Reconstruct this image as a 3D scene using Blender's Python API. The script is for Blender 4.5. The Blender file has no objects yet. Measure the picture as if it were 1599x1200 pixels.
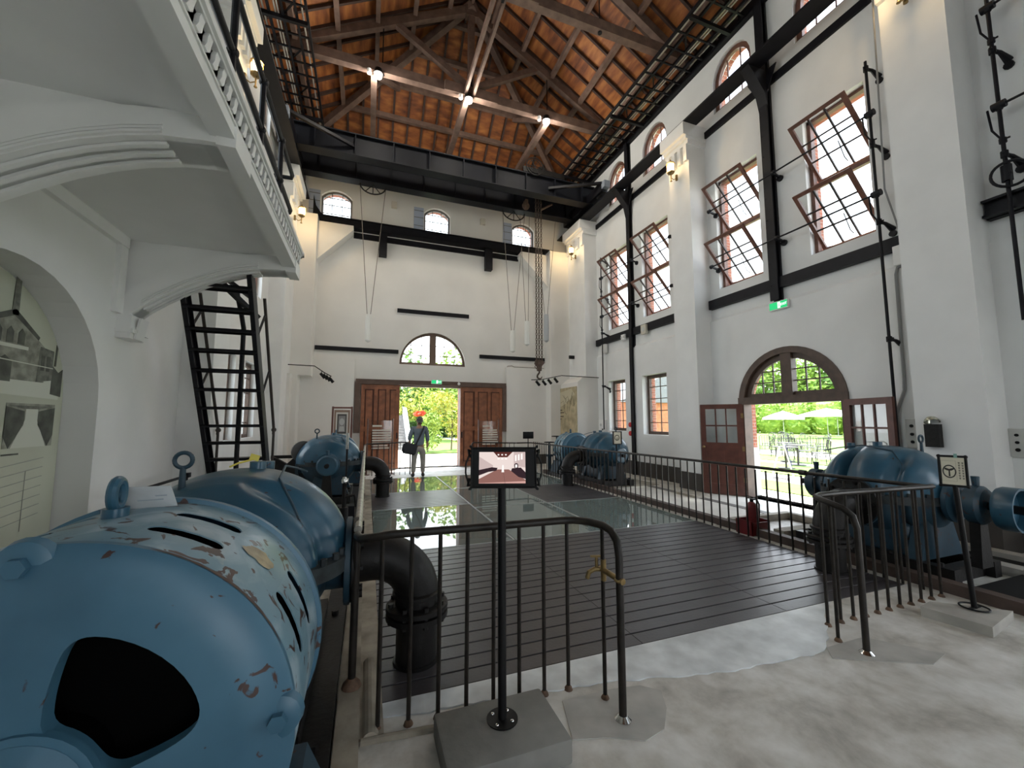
import bpy, bmesh, math, random
from mathutils import Vector, Matrix
from mathutils.geometry import delaunay_2d_cdt
random.seed(11)
SC = bpy.context.scene
COL = SC.collection
PI = math.pi
def V(*a): return Vector(a[0]) if len(a) == 1 else Vector(a)
def R(d): return math.radians(d)

# ------------------------------------------------------------------ materials
MATS = {}
def mat(name, col, rough=0.6, metal=0.0, noise=None, bump=None, spec=0.5, col2=None, coat=0.0):
    """noise=(scale, amount): darkens / lightens; col2: second colour mixed in patches of that noise"""
    if name in MATS: return MATS[name]
    m = bpy.data.materials.new(name); m.use_nodes = True
    nt = m.node_tree; b = nt.nodes['Principled BSDF']
    b.inputs['Base Color'].default_value = (*col, 1); b.inputs['Roughness'].default_value = rough
    b.inputs['Metallic'].default_value = metal; b.inputs['Specular IOR Level'].default_value = spec
    if coat: b.inputs['Coat Weight'].default_value = coat
    if noise or bump:
        tc = nt.nodes.new('ShaderNodeTexCoord')
    if noise:
        n = nt.nodes.new('ShaderNodeTexNoise'); n.inputs['Scale'].default_value = noise[0]; n.inputs['Detail'].default_value = 6
        nt.links.new(tc.outputs['Object'], n.inputs['Vector'])
        r = nt.nodes.new('ShaderNodeValToRGB')
        c2 = col2 if col2 else tuple(c * (1 - noise[1]) for c in col)
        lo, hi = (0.35, 0.65) if len(noise) < 3 else noise[2]
        r.color_ramp.elements[0].position = lo; r.color_ramp.elements[1].position = hi
        r.color_ramp.elements[0].color = (*c2, 1)
        r.color_ramp.elements[1].color = (*(col if col2 else tuple(min(1, c * (1 + noise[1] * .6)) for c in col)), 1)
        nt.links.new(n.outputs['Fac'], r.inputs['Fac']); nt.links.new(r.outputs['Color'], b.inputs['Base Color'])
    if bump:
        n2 = nt.nodes.new('ShaderNodeTexNoise'); n2.inputs['Scale'].default_value = bump[0]; n2.inputs['Detail'].default_value = 4
        nt.links.new(tc.outputs['Object'], n2.inputs['Vector'])
        bp = nt.nodes.new('ShaderNodeBump'); bp.inputs['Strength'].default_value = bump[1]; bp.inputs['Distance'].default_value = 0.02
        nt.links.new(n2.outputs['Fac'], bp.inputs['Height']); nt.links.new(bp.outputs['Normal'], b.inputs['Normal'])
    MATS[name] = m
    return m
def emis(name, col, s):
    if name in MATS: return MATS[name]
    m = bpy.data.materials.new(name); m.use_nodes = True; nt = m.node_tree; nt.nodes.clear()
    e = nt.nodes.new('ShaderNodeEmission'); e.inputs['Color'].default_value = (*col, 1); e.inputs['Strength'].default_value = s
    o = nt.nodes.new('ShaderNodeOutputMaterial'); nt.links.new(e.outputs[0], o.inputs['Surface'])
    MATS[name] = m; return m
def glassy(name, tint, rough=0.01, ior=1.45):
    m = bpy.data.materials.new(name); m.use_nodes = True; nt = m.node_tree; nt.nodes.clear()
    t = nt.nodes.new('ShaderNodeBsdfTransparent'); t.inputs['Color'].default_value = (*tint, 1)
    g = nt.nodes.new('ShaderNodeBsdfGlossy'); g.inputs['Roughness'].default_value = rough
    f = nt.nodes.new('ShaderNodeFresnel'); f.inputs['IOR'].default_value = ior
    ge = nt.nodes.new('ShaderNodeNewGeometry'); mr = nt.nodes.new('ShaderNodeMapRange'); mr.inputs[3].default_value = ior; mr.inputs[4].default_value = 1 / ior
    nt.links.new(ge.outputs['Backfacing'], mr.inputs[0]); nt.links.new(mr.outputs[0], f.inputs['IOR'])
    mx = nt.nodes.new('ShaderNodeMixShader'); o = nt.nodes.new('ShaderNodeOutputMaterial')
    nt.links.new(f.outputs[0], mx.inputs[0]); nt.links.new(t.outputs[0], mx.inputs[1]); nt.links.new(g.outputs[0], mx.inputs[2])
    nt.links.new(mx.outputs[0], o.inputs['Surface']); MATS[name] = m
    return m

PLASTER = mat('white_plaster', (.77, .775, .765), .85, noise=(1.3, .045), bump=(9, .06))
PLASTER2 = mat('white_painted_moulding', (.79, .795, .785), .7, noise=(2.5, .03))
PLASTERW = mat('warm_white_plaster', (.78, .765, .73), .85, noise=(1.0, .04), bump=(9, .05))
STEEL = mat('black_painted_steel', (.007, .007, .010), .5, noise=(6, .3), spec=.25)
IRON = mat('black_cast_iron', (.009, .008, .0075), .5, noise=(14, .4), bump=(30, .15), spec=.3)
RAILM = mat('dark_brown_pipe', (.020, .016, .013), .42, noise=(18, .45), bump=(25, .12), spec=.3)
RAILG = mat('worn_grey_pipe', (.36, .34, .30), .38, .5, noise=(14, .3), bump=(20, .2))
RUST = mat('rusty_iron', (.13, .075, .045), .75, noise=(25, .4), bump=(40, .2))
BRASS = mat('old_brass', (.30, .21, .09), .4, .7, noise=(20, .3))
CHROME = mat('chrome', (.7, .7, .68), .15, 1.0)
CONC = mat('grey_concrete_block', (.22, .215, .20), .85, noise=(5, .15), bump=(18, .2))
CONCL = mat('pale_concrete', (.38, .365, .33), .8, noise=(4, .18), bump=(12, .15))
DADO = mat('dark_dado_paint', (.065, .058, .052), .6, noise=(3, .15))
WOODD = mat('dark_red_door_wood', (.105, .035, .024), .42, noise=(8, .25))
WOODR = mat('red_brown_panel_wood', (.24, .085, .036), .5, noise=(6, .3))
WOODF = mat('dark_frame_wood', (.085, .052, .036), .5, noise=(8, .25))
SASHW = mat('brown_sash_wood', (.15, .062, .04), .5, noise=(8, .25))
TIMBER = mat('grey_brown_timber', (.185, .118, .092), .75, noise=(5, .25))
TIMBERD = mat('dark_rafter_timber', (.060, .032, .024), .75, noise=(5, .25))
GLASS = glassy('window_glass', (.96, .98, .98))
WHITEP = mat('white_paint', (.80, .80, .78), .5)
BLACKP = mat('matt_black_plastic', (.004, .004, .0045), .5, spec=.25)
DARK = mat('inner_shade_black', (.003, .003, .003), .95, spec=0)  # near-black standing in for the shade inside the motors
GREYP = mat('pale_grey_plastic', (.55, .55, .52), .5)
REDP = mat('red_paint', (.15, .010, .012), .4)
PAPER = mat('cream_paper', (.66, .60, .46), .8)
GOLDL = emis('warm_lamp_glow', (1.0, .66, .26), 9.0)
SPOTL = emis('spot_lamp_glow', (1.0, .93, .80), 60.0)

def planks_mat():
    m = bpy.data.materials.new('orange_roof_planks'); m.use_nodes = True; nt = m.node_tree; b = nt.nodes['Principled BSDF']
    tc = nt.nodes.new('ShaderNodeTexCoord'); n = nt.nodes.new('ShaderNodeTexNoise'); n.inputs['Scale'].default_value = 2.2; n.inputs['Detail'].default_value = 8
    mp = nt.nodes.new('ShaderNodeMapping'); mp.inputs['Scale'].default_value = (1.0, .6, 5.0)
    nt.links.new(tc.outputs['Object'], mp.inputs['Vector']); nt.links.new(mp.outputs['Vector'], n.inputs['Vector'])
    r = nt.nodes.new('ShaderNodeValToRGB'); e = r.color_ramp.elements
    e[0].position = .3; e[0].color = (.11, .028, .009, 1); e[1].position = .72; e[1].color = (.50, .19, .048, 1)
    k = r.color_ramp.elements.new(.5); k.color = (.28, .088, .022, 1)
    nt.links.new(n.outputs['Fac'], r.inputs['Fac']); nt.links.new(r.outputs['Color'], b.inputs['Base Color'])
    b.inputs['Roughness'].default_value = .6
    return m
PLANKS = planks_mat()

def blue_mat(name, c1, c2, rust, peel=0.0, rough=.3):
    """weathered blue machine paint: two blues, rust chips and, on the motor, pale peeled patches"""
    m = bpy.data.materials.new(name); m.use_nodes = True; nt = m.node_tree; b = nt.nodes['Principled BSDF']; L = nt.links.new
    tc = nt.nodes.new('ShaderNodeTexCoord')
    def noise(scale, det=6, dist=0.0):
        n = nt.nodes.new('ShaderNodeTexNoise'); n.inputs['Scale'].default_value = scale; n.inputs['Detail'].default_value = det; n.inputs['Distortion'].default_value = dist
        L(tc.outputs['Object'], n.inputs['Vector']); return n
    def ramp(n, lo, hi):
        r = nt.nodes.new('ShaderNodeMapRange'); r.inputs[1].default_value = lo; r.inputs[2].default_value = hi; r.clamp = True
        L(n.outputs['Fac'], r.inputs[0]); return r
    def mix(f, a, c):
        x = nt.nodes.new('ShaderNodeMix'); x.data_type = 'RGBA'; L(f, x.inputs[0])
        if isinstance(a, tuple): x.inputs[6].default_value = (*a, 1)
        else: L(a, x.inputs[6])
        x.inputs[7].default_value = (*c, 1); return x.outputs[2]
    col = mix(ramp(noise(2.3), .35, .65).outputs[0], c1, c2)
    if peel: col = mix(ramp(noise(3.1, 8, 1.2), .56 - peel, .66 - peel).outputs[0], col, (.30, .40, .46))
    if peel: col = mix(ramp(noise(5.0, 5, .6), .64, .70).outputs[0], col, (.52, .50, .40))
    col = mix(ramp(noise(15.0, 7, .9), 1 - rust, 1 - rust + .02).outputs[0], col, (.048, .022, .018))
    L(col, b.inputs['Base Color']); b.inputs['Roughness'].default_value = rough
    n = noise(7, 3); bp = nt.nodes.new('ShaderNodeBump'); bp.inputs['Strength'].default_value = .12; bp.inputs['Distance'].default_value = .02
    L(n.outputs['Fac'], bp.inputs['Height']); L(bp.outputs['Normal'], b.inputs['Normal'])
    MATS[name] = m; return m
BLUE = blue_mat('blue_pump_paint', (.018, .070, .115), (.034, .105, .165), .31, 0, .30)
BLUEM = blue_mat('peeling_blue_motor_paint', (.040, .115, .180), (.068, .175, .262), .345, 0, .40)
BLUEB = blue_mat('chipped_pale_blue_band', (.11, .215, .285), (.18, .30, .365), .405, .05, .33)
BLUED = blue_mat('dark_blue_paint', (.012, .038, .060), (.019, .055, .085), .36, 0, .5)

def floor_mat():
    m = bpy.data.materials.new('stained_concrete_floor'); m.use_nodes = True; nt = m.node_tree; b = nt.nodes['Principled BSDF']; L = nt.links.new
    tc = nt.nodes.new('ShaderNodeTexCoord')
    n1 = nt.nodes.new('ShaderNodeTexNoise'); n1.inputs['Scale'].default_value = 2.4; n1.inputs['Detail'].default_value = 12; n1.inputs['Roughness'].default_value = .62; n1.inputs['Distortion'].default_value = .25
    n2 = nt.nodes.new('ShaderNodeTexNoise'); n2.inputs['Scale'].default_value = 11; n2.inputs['Detail'].default_value = 5
    L(tc.outputs['Object'], n1.inputs['Vector']); L(tc.outputs['Object'], n2.inputs['Vector'])
    r = nt.nodes.new('ShaderNodeValToRGB'); e = r.color_ramp.elements
    e[0].position = .32; e[0].color = (.36, .34, .30, 1); e[1].position = .66; e[1].color = (.76, .75, .72, 1)
    k = e.new(.48); k.color = (.57, .55, .505, 1)
    L(n1.outputs['Fac'], r.inputs['Fac'])
    x = nt.nodes.new('ShaderNodeMix'); x.data_type = 'RGBA'; x.blend_type = 'OVERLAY'; x.inputs[0].default_value = .35
    L(r.outputs['Color'], x.inputs[6]); L(n2.outputs['Color'], x.inputs[7]); 
    bw = nt.nodes.new('ShaderNodeRGBToBW'); L(n2.outputs['Color'], bw.inputs[0]); L(bw.outputs[0], x.inputs[7])
    L(x.outputs[2], b.inputs['Base Color']); b.inputs['Roughness'].default_value = .55
    bp = nt.nodes.new('ShaderNodeBump'); bp.inputs['Strength'].default_value = .12; bp.inputs['Distance'].default_value = .02
    L(n2.outputs['Fac'], bp.inputs['Height']); L(bp.outputs['Normal'], b.inputs['Normal'])
    return m
FLOORM = floor_mat()
DECKM = mat('dark_deck_boards', (.058, .052, .056), .38, noise=(3, .22), bump=(40, .08))

def brick_mat(name, c1, c2, mortar, scale=4.0):
    m = bpy.data.materials.new(name); m.use_nodes = True; nt = m.node_tree; b = nt.nodes['Principled BSDF']; L = nt.links.new
    tc = nt.nodes.new('ShaderNodeTexCoord'); sep = nt.nodes.new('ShaderNodeSeparateXYZ'); L(tc.outputs['Object'], sep.inputs[0])
    ad = nt.nodes.new('ShaderNodeMath'); L(sep.outputs[0], ad.inputs[0]); L(sep.outputs[1], ad.inputs[1])
    cmb = nt.nodes.new('ShaderNodeCombineXYZ'); L(ad.outputs[0], cmb.inputs[0]); L(sep.outputs[2], cmb.inputs[1])
    br = nt.nodes.new('ShaderNodeTexBrick'); L(cmb.outputs[0], br.inputs['Vector']); br.inputs['Scale'].default_value = scale
    br.inputs['Color1'].default_value = (*c1, 1); br.inputs['Color2'].default_value = (*c2, 1); br.inputs['Mortar'].default_value = (*mortar, 1)
    br.inputs['Mortar Size'].default_value = .015; br.inputs['Brick Width'].default_value = .9; br.inputs['Row Height'].default_value = .28
    L(br.outputs['Color'], b.inputs['Base Color']); b.inputs['Roughness'].default_value = .85
    return m
BRICK = brick_mat('red_brick', (.34, .10, .055), (.25, .085, .05), (.40, .36, .31))

# ------------------------------------------------------------------ mesh building
def frame_of(d):
    d = Vector(d).normalized()
    a = Vector((0, 0, 1)) if abs(d.z) < .9 else Vector((0, 1, 0))
    x = a.cross(d).normalized(); y = d.cross(x).normalized()
    return x, y, d
class MB:
    def __init__(self): self.v = []; self.f = []; self.m = []
    def add(self, vs, fs, mi=0):
        o = len(self.v); self.v += [Vector(p) for p in vs]; self.f += [tuple(i + o for i in f) for f in fs]; self.m += [mi] * len(fs); return self
    def box(self, x0, y0, z0, x1, y1, z1, mi=0):
        x0, x1 = min(x0, x1), max(x0, x1); y0, y1 = min(y0, y1), max(y0, y1); z0, z1 = min(z0, z1), max(z0, z1)
        vs = [(x0, y0, z0), (x1, y0, z0), (x1, y1, z0), (x0, y1, z0), (x0, y0, z1), (x1, y0, z1), (x1, y1, z1), (x0, y1, z1)]
        return self.add(vs, [(3, 2, 1, 0), (4, 5, 6, 7), (0, 1, 5, 4), (1, 2, 6, 5), (2, 3, 7, 6), (3, 0, 4, 7)], mi)
    def cbox(self, x0, y0, z0, x1, y1, z1, c=.02, mi=0):
        """box with chamfered edges"""
        bm = bmesh.new(); bmesh.ops.create_cube(bm, size=1)
        for v in bm.verts: v.co = Vector(((x0 + x1) / 2 + v.co.x * (x1 - x0), (y0 + y1) / 2 + v.co.y * (y1 - y0), (z0 + z1) / 2 + v.co.z * (z1 - z0)))
        bmesh.ops.bevel(bm, geom=list(bm.edges), offset=c, segments=2, affect='EDGES', profile=.5)
        bm.verts.index_update()
        self.add([v.co.copy() for v in bm.verts], [[v.index for v in f.verts] for f in bm.faces], mi); bm.free(); return self
    def obox(self, c, s, M, mi=0):
        c = Vector(c); h = [k / 2 for k in s]
        vs = [c + M @ Vector((a * h[0], b * h[1], d * h[2])) for d in (-1, 1) for a, b in ((-1, -1), (1, -1), (1, 1), (-1, 1))]
        return self.add(vs, [(3, 2, 1, 0), (4, 5, 6, 7), (0, 1, 5, 4), (1, 2, 6, 5), (2, 3, 7, 6), (3, 0, 4, 7)], mi)
    def beam(self, p0, p1, w, h, mi=0, up=(0, 0, 1)):
        p0, p1 = Vector(p0), Vector(p1); d = p1 - p0; L = d.length; d.normalize(); u = Vector(up)
        x = d.cross(u)
        if x.length < 1e-4: x = d.cross(Vector((0, 1, 0)))
        x.normalize(); z = x.cross(d).normalized()
        M = Matrix((x, d, z)).transposed()
        return self.obox((p0 + p1) / 2, (w, L, h), M, mi)
    def tube(self, pts, r, n=10, mi=0, cap=True, closed=False):
        pts = [Vector(p) for p in pts]; N = len(pts); rs = r if isinstance(r, (list, tuple)) else [r] * N
        vs, fs = [], []; px = None
        for i in range(N):
            if closed: d = pts[(i + 1) % N] - pts[i - 1]
            elif i == 0: d = pts[1] - pts[0]
            elif i == N - 1: d = pts[-1] - pts[-2]
            else: d = (pts[i + 1] - pts[i]).normalized() + (pts[i] - pts[i - 1]).normalized()
            d.normalize()
            if px is None: px, py, _ = frame_of(d)
            else:
                px = (px - d * px.dot(d)).normalized()
            py = d.cross(px)
            for k in range(n):
                a = 2 * PI * k / n; vs.append(pts[i] + (px * math.cos(a) + py * math.sin(a)) * rs[i])
        M = N if closed else N - 1
        for i in range(M):
            for k in range(n):
                a, b = i * n + k, i * n + (k + 1) % n; j = ((i + 1) % N) * n
                fs.append((a, b, j + (k + 1) % n, j + k))
        if cap and not closed: fs += [tuple(range(n))[::-1], tuple((N - 1) * n + k for k in range(n))]
        return self.add(vs, fs, mi)
    def cyl(self, p0, p1, r, n=16, mi=0, r1=None):
        return self.tube([p0, p1], [r, r if r1 is None else r1], n, mi)
    def lathe(self, prof, o, ax, n=24, mi=0, a0=0, a1=2 * PI, ref=None, cap=True):
        """prof: [(radius, distance along axis)]"""
        o = Vector(o); x, y, d = frame_of(ax)
        if ref is not None:
            x = Vector(ref); x = (x - d * x.dot(d)).normalized(); y = d.cross(x)
        full = abs(a1 - a0 - 2 * PI) < 1e-6; K = n if full else n + 1; vs, fs = [], []
        for r, h in prof:
            for k in range(K):
                a = a0 + (a1 - a0) * k / n; vs.append(o + d * h + (x * math.cos(a) + y * math.sin(a)) * r)
        for i in range(len(prof) - 1):
            for k in range(n):
                k2 = (k + 1) % K; fs.append((i * K + k, i * K + k2, (i + 1) * K + k2, (i + 1) * K + k))
        if cap:
            if prof[0][0] > 1e-6: fs.append(tuple(range(K))[::-1])
            if prof[-1][0] > 1e-6: fs.append(tuple((len(prof) - 1) * K + k for k in range(K)))
        return self.add(vs, fs, mi)
    def sphere(self, c, r, nu=16, nv=10, mi=0, M=None):
        r = (r, r, r) if not isinstance(r, (tuple, list)) else r; c = Vector(c); vs, fs = [], []
        for j in range(nv + 1):
            t = PI * j / nv
            for i in range(nu):
                a = 2 * PI * i / nu; p = Vector((r[0] * math.sin(t) * math.cos(a), r[1] * math.sin(t) * math.sin(a), r[2] * math.cos(t)))
                vs.append(c + (M @ p if M else p))
        for j in range(nv):
            for i in range(nu): fs.append((j * nu + i, (j + 1) * nu + i, (j + 1) * nu + (i + 1) % nu, j * nu + (i + 1) % nu))
        return self.add(vs, fs, mi)
    def torus(self, c, ax, Rr, r, n=24, k=10, mi=0, sx=1.0):
        x, y, d = frame_of(ax); c = Vector(c)
        return self.tube([c + x * math.cos(2 * PI * i / n) * Rr * sx + y * math.sin(2 * PI * i / n) * Rr for i in range(n)], r, k, mi, closed=True)
    def prism(self, pts, d, mi=0):
        """pts: closed 3-D polygon; extruded by vector d"""
        pts = [Vector(p) for p in pts]; d = Vector(d); n = len(pts)
        fs = [tuple(range(n))[::-1], tuple(range(n, 2 * n))] + [(i, (i + 1) % n, n + (i + 1) % n, n + i) for i in range(n)]
        return self.add(pts + [p + d for p in pts], fs, mi)
    def poly(self, pts, mi=0): return self.add(pts, [tuple(range(len(pts)))], mi)

def origin_of(o):
    w = Vector((0, 0, 0))
    while o is not None: w += o.location; o = o.parent
    return w
def build(name, mb, mats, parent=None, sharp=35, smooth=True, at=None):
    """one mesh object from world-space geometry"""
    me = bpy.data.meshes.new(name)
    base = origin_of(parent) if parent is not None else (Vector(at) if at else Vector((0, 0, 0)))
    me.from_pydata([v - base for v in mb.v], [], mb.f)
    for m in (mats if isinstance(mats, (list, tuple)) else [mats]): me.materials.append(m)
    me.polygons.foreach_set('material_index', mb.m)
    bm = bmesh.new(); bm.from_mesh(me); bmesh.ops.recalc_face_normals(bm, faces=bm.faces); bm.to_mesh(me); bm.free()
    if smooth:
        me.polygons.foreach_set('use_smooth', [True] * len(me.polygons)); me.set_sharp_from_angle(angle=R(sharp))
    me.update()
    o = bpy.data.objects.new(name, me); COL.objects.link(o)
    if parent is not None: o.parent = parent
    else: o.location = base
    return o
def tag(o, label, cat, group=None, kind=None):
    if label: o['label'] = label
    if cat: o['category'] = cat
    if group: o['group'] = group
    if kind: o['kind'] = kind
    return o
def thing(name, label, cat, loc=(0, 0, 0), group=None):
    o = bpy.data.objects.new(name, None); COL.objects.link(o); o.location = loc; o.empty_display_size = .1
    return tag(o, label, cat, group)
def setting(name, loc=(0, 0, 0)):
    o = bpy.data.objects.new(name, None); COL.objects.link(o); o.location = loc; o['kind'] = 'structure'; return o
def struct(name, mb, m, parent=None, **k):
    o = build(name, mb, m, parent, **k)
    if parent is None: o['kind'] = 'structure'
    return o
def dup(root, loc, label=None, group=None, rz=None):
    r = root.copy(); COL.objects.link(r); r.location = loc
    if rz is not None: r.rotation_euler = (0, 0, rz)
    if label: r['label'] = label
    if group: r['group'] = group
    for ch in [c for c in bpy.data.objects if c.parent == root]:
        c = ch.copy(); COL.objects.link(c); c.parent = r
        for g in [x for x in bpy.data.objects if x.parent == ch]:
            d = g.copy(); COL.objects.link(d); d.parent = c
    return r
def bake(o, mods):
    """apply modifiers: mods(o) adds them"""
    mods(o); dg = bpy.context.evaluated_depsgraph_get(); dg.update()
    me = bpy.data.meshes.new_from_object(o.evaluated_get(dg)); o.modifiers.clear(); o.data = me
    return o
def inside(p, poly):
    c = False; n = len(poly)
    for i in range(n):
        a, b = poly[i], poly[i - 1]
        if (a[1] > p[1]) != (b[1] > p[1]) and p[0] < (b[0] - a[0]) * (p[1] - a[1]) / (b[1] - a[1]) + a[0]: c = not c
    return c
def slab(mb, outer, holes, fn, t, mi=0, mi_rev=None):
    """flat wall with holes: 2-D outline and holes mapped by fn(u, v, depth 0..t)"""
    pts, ed = [], []
    for lp in [outer] + holes:
        o = len(pts); pts += [Vector(p) for p in lp]; n = len(lp); ed += [(o + i, o + (i + 1) % n) for i in range(n)]
    vs, es, fs, *_ = delaunay_2d_cdt(pts, ed, [], 1, 1e-6)
    keep = []
    for f in fs:
        c = sum((vs[i] for i in f), Vector((0, 0))) / len(f)
        if inside(c, outer) and not any(inside(c, h) for h in holes): keep.append(f)
    mb.add([fn(v.x, v.y, 0) for v in vs], [tuple(f) for f in keep], mi)
    mb.add([fn(v.x, v.y, t) for v in vs], [tuple(f)[::-1] for f in keep], mi)
    for lp in [outer] + holes:
        n = len(lp)
        mb.add([fn(*p, 0) for p in lp] + [fn(*p, t) for p in lp], [(i, (i + 1) % n, n + (i + 1) % n, n + i) for i in range(n)], mi if mi_rev is None else mi_rev)
    return mb
def rect(a, b, c, d): return [(a, b), (c, b), (c, d), (a, d)]
def archtop(a, b, z0, zs, zt, n=12):
    """opening with a segmental / round arch: springs at zs, crown at zt"""
    c = (a + b) / 2; w = (b - a) / 2; h = zt - zs
    if h >= w - 1e-3: arc = [(c + w * math.cos(PI * i / n), zs + h * math.sin(PI * i / n)) for i in range(n + 1)]
    else:
        rad = (w * w + h * h) / (2 * h); th = math.asin(w / rad)
        arc = [(c + rad * math.sin(th - 2 * th * i / n), zt - rad + rad * math.cos(th - 2 * th * i / n)) for i in range(n + 1)]
    return [(a, z0), (b, z0)] + (arc if zs > z0 + 1e-4 else arc[1:-1])
# ------------------------------------------------------------------ camera, light
cam = bpy.data.cameras.new('camera'); camo = bpy.data.objects.new('camera', cam); COL.objects.link(camo)
cam.sensor_width = 36; cam.sensor_fit = 'HORIZONTAL'; cam.lens = 625 / 1599 * 36; cam.clip_start = .05; cam.clip_end = 300
camo.location = (0, 0, 1.6); camo.rotation_euler = (R(90 + 5.2), 0, R(-19.85)); SC.camera = camo

w = bpy.data.worlds.new('sky'); SC.world = w; w.use_nodes = True; nt = w.node_tree; bg = nt.nodes['Background']
tcw = nt.nodes.new('ShaderNodeTexCoord'); sp = nt.nodes.new('ShaderNodeSeparateXYZ'); nt.links.new(tcw.outputs['Generated'], sp.inputs[0])
rr = nt.nodes.new('ShaderNodeValToRGB'); nt.links.new(sp.outputs['Z'], rr.inputs['Fac'])
rr.color_ramp.elements[0].color = (.95, .97, 1, 1); rr.color_ramp.elements[1].color = (.66, .82, 1, 1)
nt.links.new(rr.outputs['Color'], bg.inputs['Color']); bg.inputs['Strength'].default_value = SKY = 1.6
sun = bpy.data.lights.new('sun', 'SUN'); sun.energy = 4.2; sun.angle = R(3); sun.color = (1, .95, .85)
so = bpy.data.objects.new('sun', sun); COL.objects.link(so); so.rotation_euler = Vector((.25, .42, 1)).to_track_quat('Z', 'Y').to_euler()
def portal(loc, nrm, sx, sy):
    l = bpy.data.lights.new('window_portal', 'AREA'); l.shape = 'RECTANGLE'; l.size = sx; l.size_y = sy; l.cycles.is_portal = True
    o = bpy.data.objects.new('window_portal', l); COL.objects.link(o); o.location = loc
    o.rotation_euler = Vector(nrm).to_track_quat('-Z', 'Y').to_euler(); return o
vs_ = SC.view_settings; vs_.view_transform = 'Standard'; vs_.look = 'None'; vs_.gamma = 1; vs_.use_curve_mapping = False; vs_.exposure = 2.05
cy = SC.cycles; cy.max_bounces = 14; cy.diffuse_bounces = 8; cy.glossy_bounces = 4; cy.transparent_max_bounces = 16; cy.transmission_bounces = 8
cy.use_denoising = True; cy.sample_clamp_indirect = 6; cy.caustics_reflective = False; cy.caustics_refractive = False
try: cy.denoiser = 'OPENIMAGEDENOISE'
except Exception: pass

# ------------------------------------------------------------------ room dimensions
XR, XL, YF, YB = 7.6, -2.6, 13.9, -6.0
ZE = 10.55                                        # eaves
RW = lambda y, z, d: (XR + d, y, z)
LW = lambda y, z, d: (XL - d, y, z)
FW = lambda x, z, d: (x, YF + d, z)
BW = lambda x, z, d: (x, YB - d, z)
PIL = [(2.62, 3.32), (7.13, 7.80), (12.1, 13.3)]
MAINW = [(3.83, 4.83), (5.78, 6.87), (8.47, 9.60), (10.27, 11.40)]
MZ0, MZ1 = 4.63, 7.25
UPW = [(3.85, 4.87), (5.78, 6.80), (8.40, 9.43), (10.25, 11.30)]
LOWW = [(8.65, 9.67, 1.20, 2.90), (10.49, 11.40, 1.27, 2.90)]
NEARW = [(-3.2, -2.2)]       # unseen windows behind the camera, added for more daylight

# floor, pit and deck
DX0, DX1, DY0, DY1 = .13, 5.02, 2.53, 11.75
mb = MB(); slab(mb, rect(XL - .5, YB - .5, XR + .5, YF + .55), [rect(DX0, DY0, DX1, DY1)], lambda x, y, d: (x, y, -d), .25)
struct('floor', mb, FLOORM, smooth=False)
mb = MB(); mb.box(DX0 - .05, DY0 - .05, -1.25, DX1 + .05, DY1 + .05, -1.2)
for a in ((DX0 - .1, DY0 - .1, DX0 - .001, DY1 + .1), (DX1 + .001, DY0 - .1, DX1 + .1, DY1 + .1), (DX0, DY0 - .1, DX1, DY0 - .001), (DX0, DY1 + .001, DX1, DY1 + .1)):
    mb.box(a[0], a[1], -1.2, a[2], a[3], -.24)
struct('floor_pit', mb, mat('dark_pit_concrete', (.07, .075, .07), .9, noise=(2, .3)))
def deck(name, x0, x1, y0, y1, joints=()):
    mb = MB(); y = y0
    while y < y1 - .02:
        e = min(y + .1475 - .014, y1); xs = [x0] + [j for j in joints] + [x1]
        for a, b in zip(xs, xs[1:]): mb.cbox(a + .0015, y, -.04, b - .0015, e, -.002, .003)
        y += .1475
    for x in (x0 + .1, (x0 + x1) / 2, x1 - .1): mb.box(x - .04, y0, -.14, x + .04, y1, -.045)
    return struct(name, mb, DECKM, smooth=False)
deck('floor_deck', DX0, DX1, DY0 + .012, 5.2, (1.92, 3.38))
deck('floor_deck', DX0, 1.90, 7.71, 9.40)
deck('floor_deck', 3.38, DX1, 7.30, 9.30)
FG = glassy('floor_glass', (.50, .60, .57), .02, 1.75)
nt_ = FG.node_tree; tr_ = [n for n in nt_.nodes if n.type == 'BSDF_TRANSPARENT'][0]; mx_ = [n for n in nt_.nodes if n.type == 'MIX_SHADER'][0]
df_ = nt_.nodes.new('ShaderNodeBsdfDiffuse'); df_.inputs['Color'].default_value = (.30, .36, .34, 1); m2_ = nt_.nodes.new('ShaderNodeMixShader'); m2_.inputs[0].default_value = .55   # diffuse grey-green share mixed into the transparent sheet
nt_.links.new(tr_.outputs[0], m2_.inputs[1]); nt_.links.new(df_.outputs[0], m2_.inputs[2]); nt_.links.new(m2_.outputs[0], mx_.inputs[1])
def glass_panel(x0, x1, y0, y1):
    mb = MB(); mb.box(x0 + .012, y0 + .012, -.022, x1 - .012, y1 - .012, -.003); struct('floor_glass', mb, FG, smooth=False)
for a in ((DX0, 1.9, 5.22, 7.69), (DX0, 1.9, 9.42, 11.73), (1.93, 3.35, 5.22, 7.35), (1.93, 3.35, 7.36, 9.5), (1.93, 3.35, 9.51, 11.73), (3.38, DX1, 5.22, 7.28), (3.38, DX1, 9.32, 11.73)): glass_panel(*a)
mb = MB()
for x in (1.915, 3.365): mb.box(x - .014, 5.2, -.03, x + .014, 11.75, .001)
for x0, x1, y in ((DX0, DX1, 5.21), (DX0, 1.9, 7.7), (DX0, 1.9, 9.41), (1.93, 3.35, 7.355), (1.93, 3.35, 9.505), (3.38, DX1, 7.29), (3.38, DX1, 9.31)): mb.box(x0, y - .01, -.03, x1, y + .01, .001)
for x in (1.0, 2.64, 4.2): mb.box(x - .04, 5.2, -.3, x + .04, 11.7, -.06)
struct('floor_glass_frame', mb, mat('pale_metal_strip', (.42, .44, .43), .45, .3), smooth=False)
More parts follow.
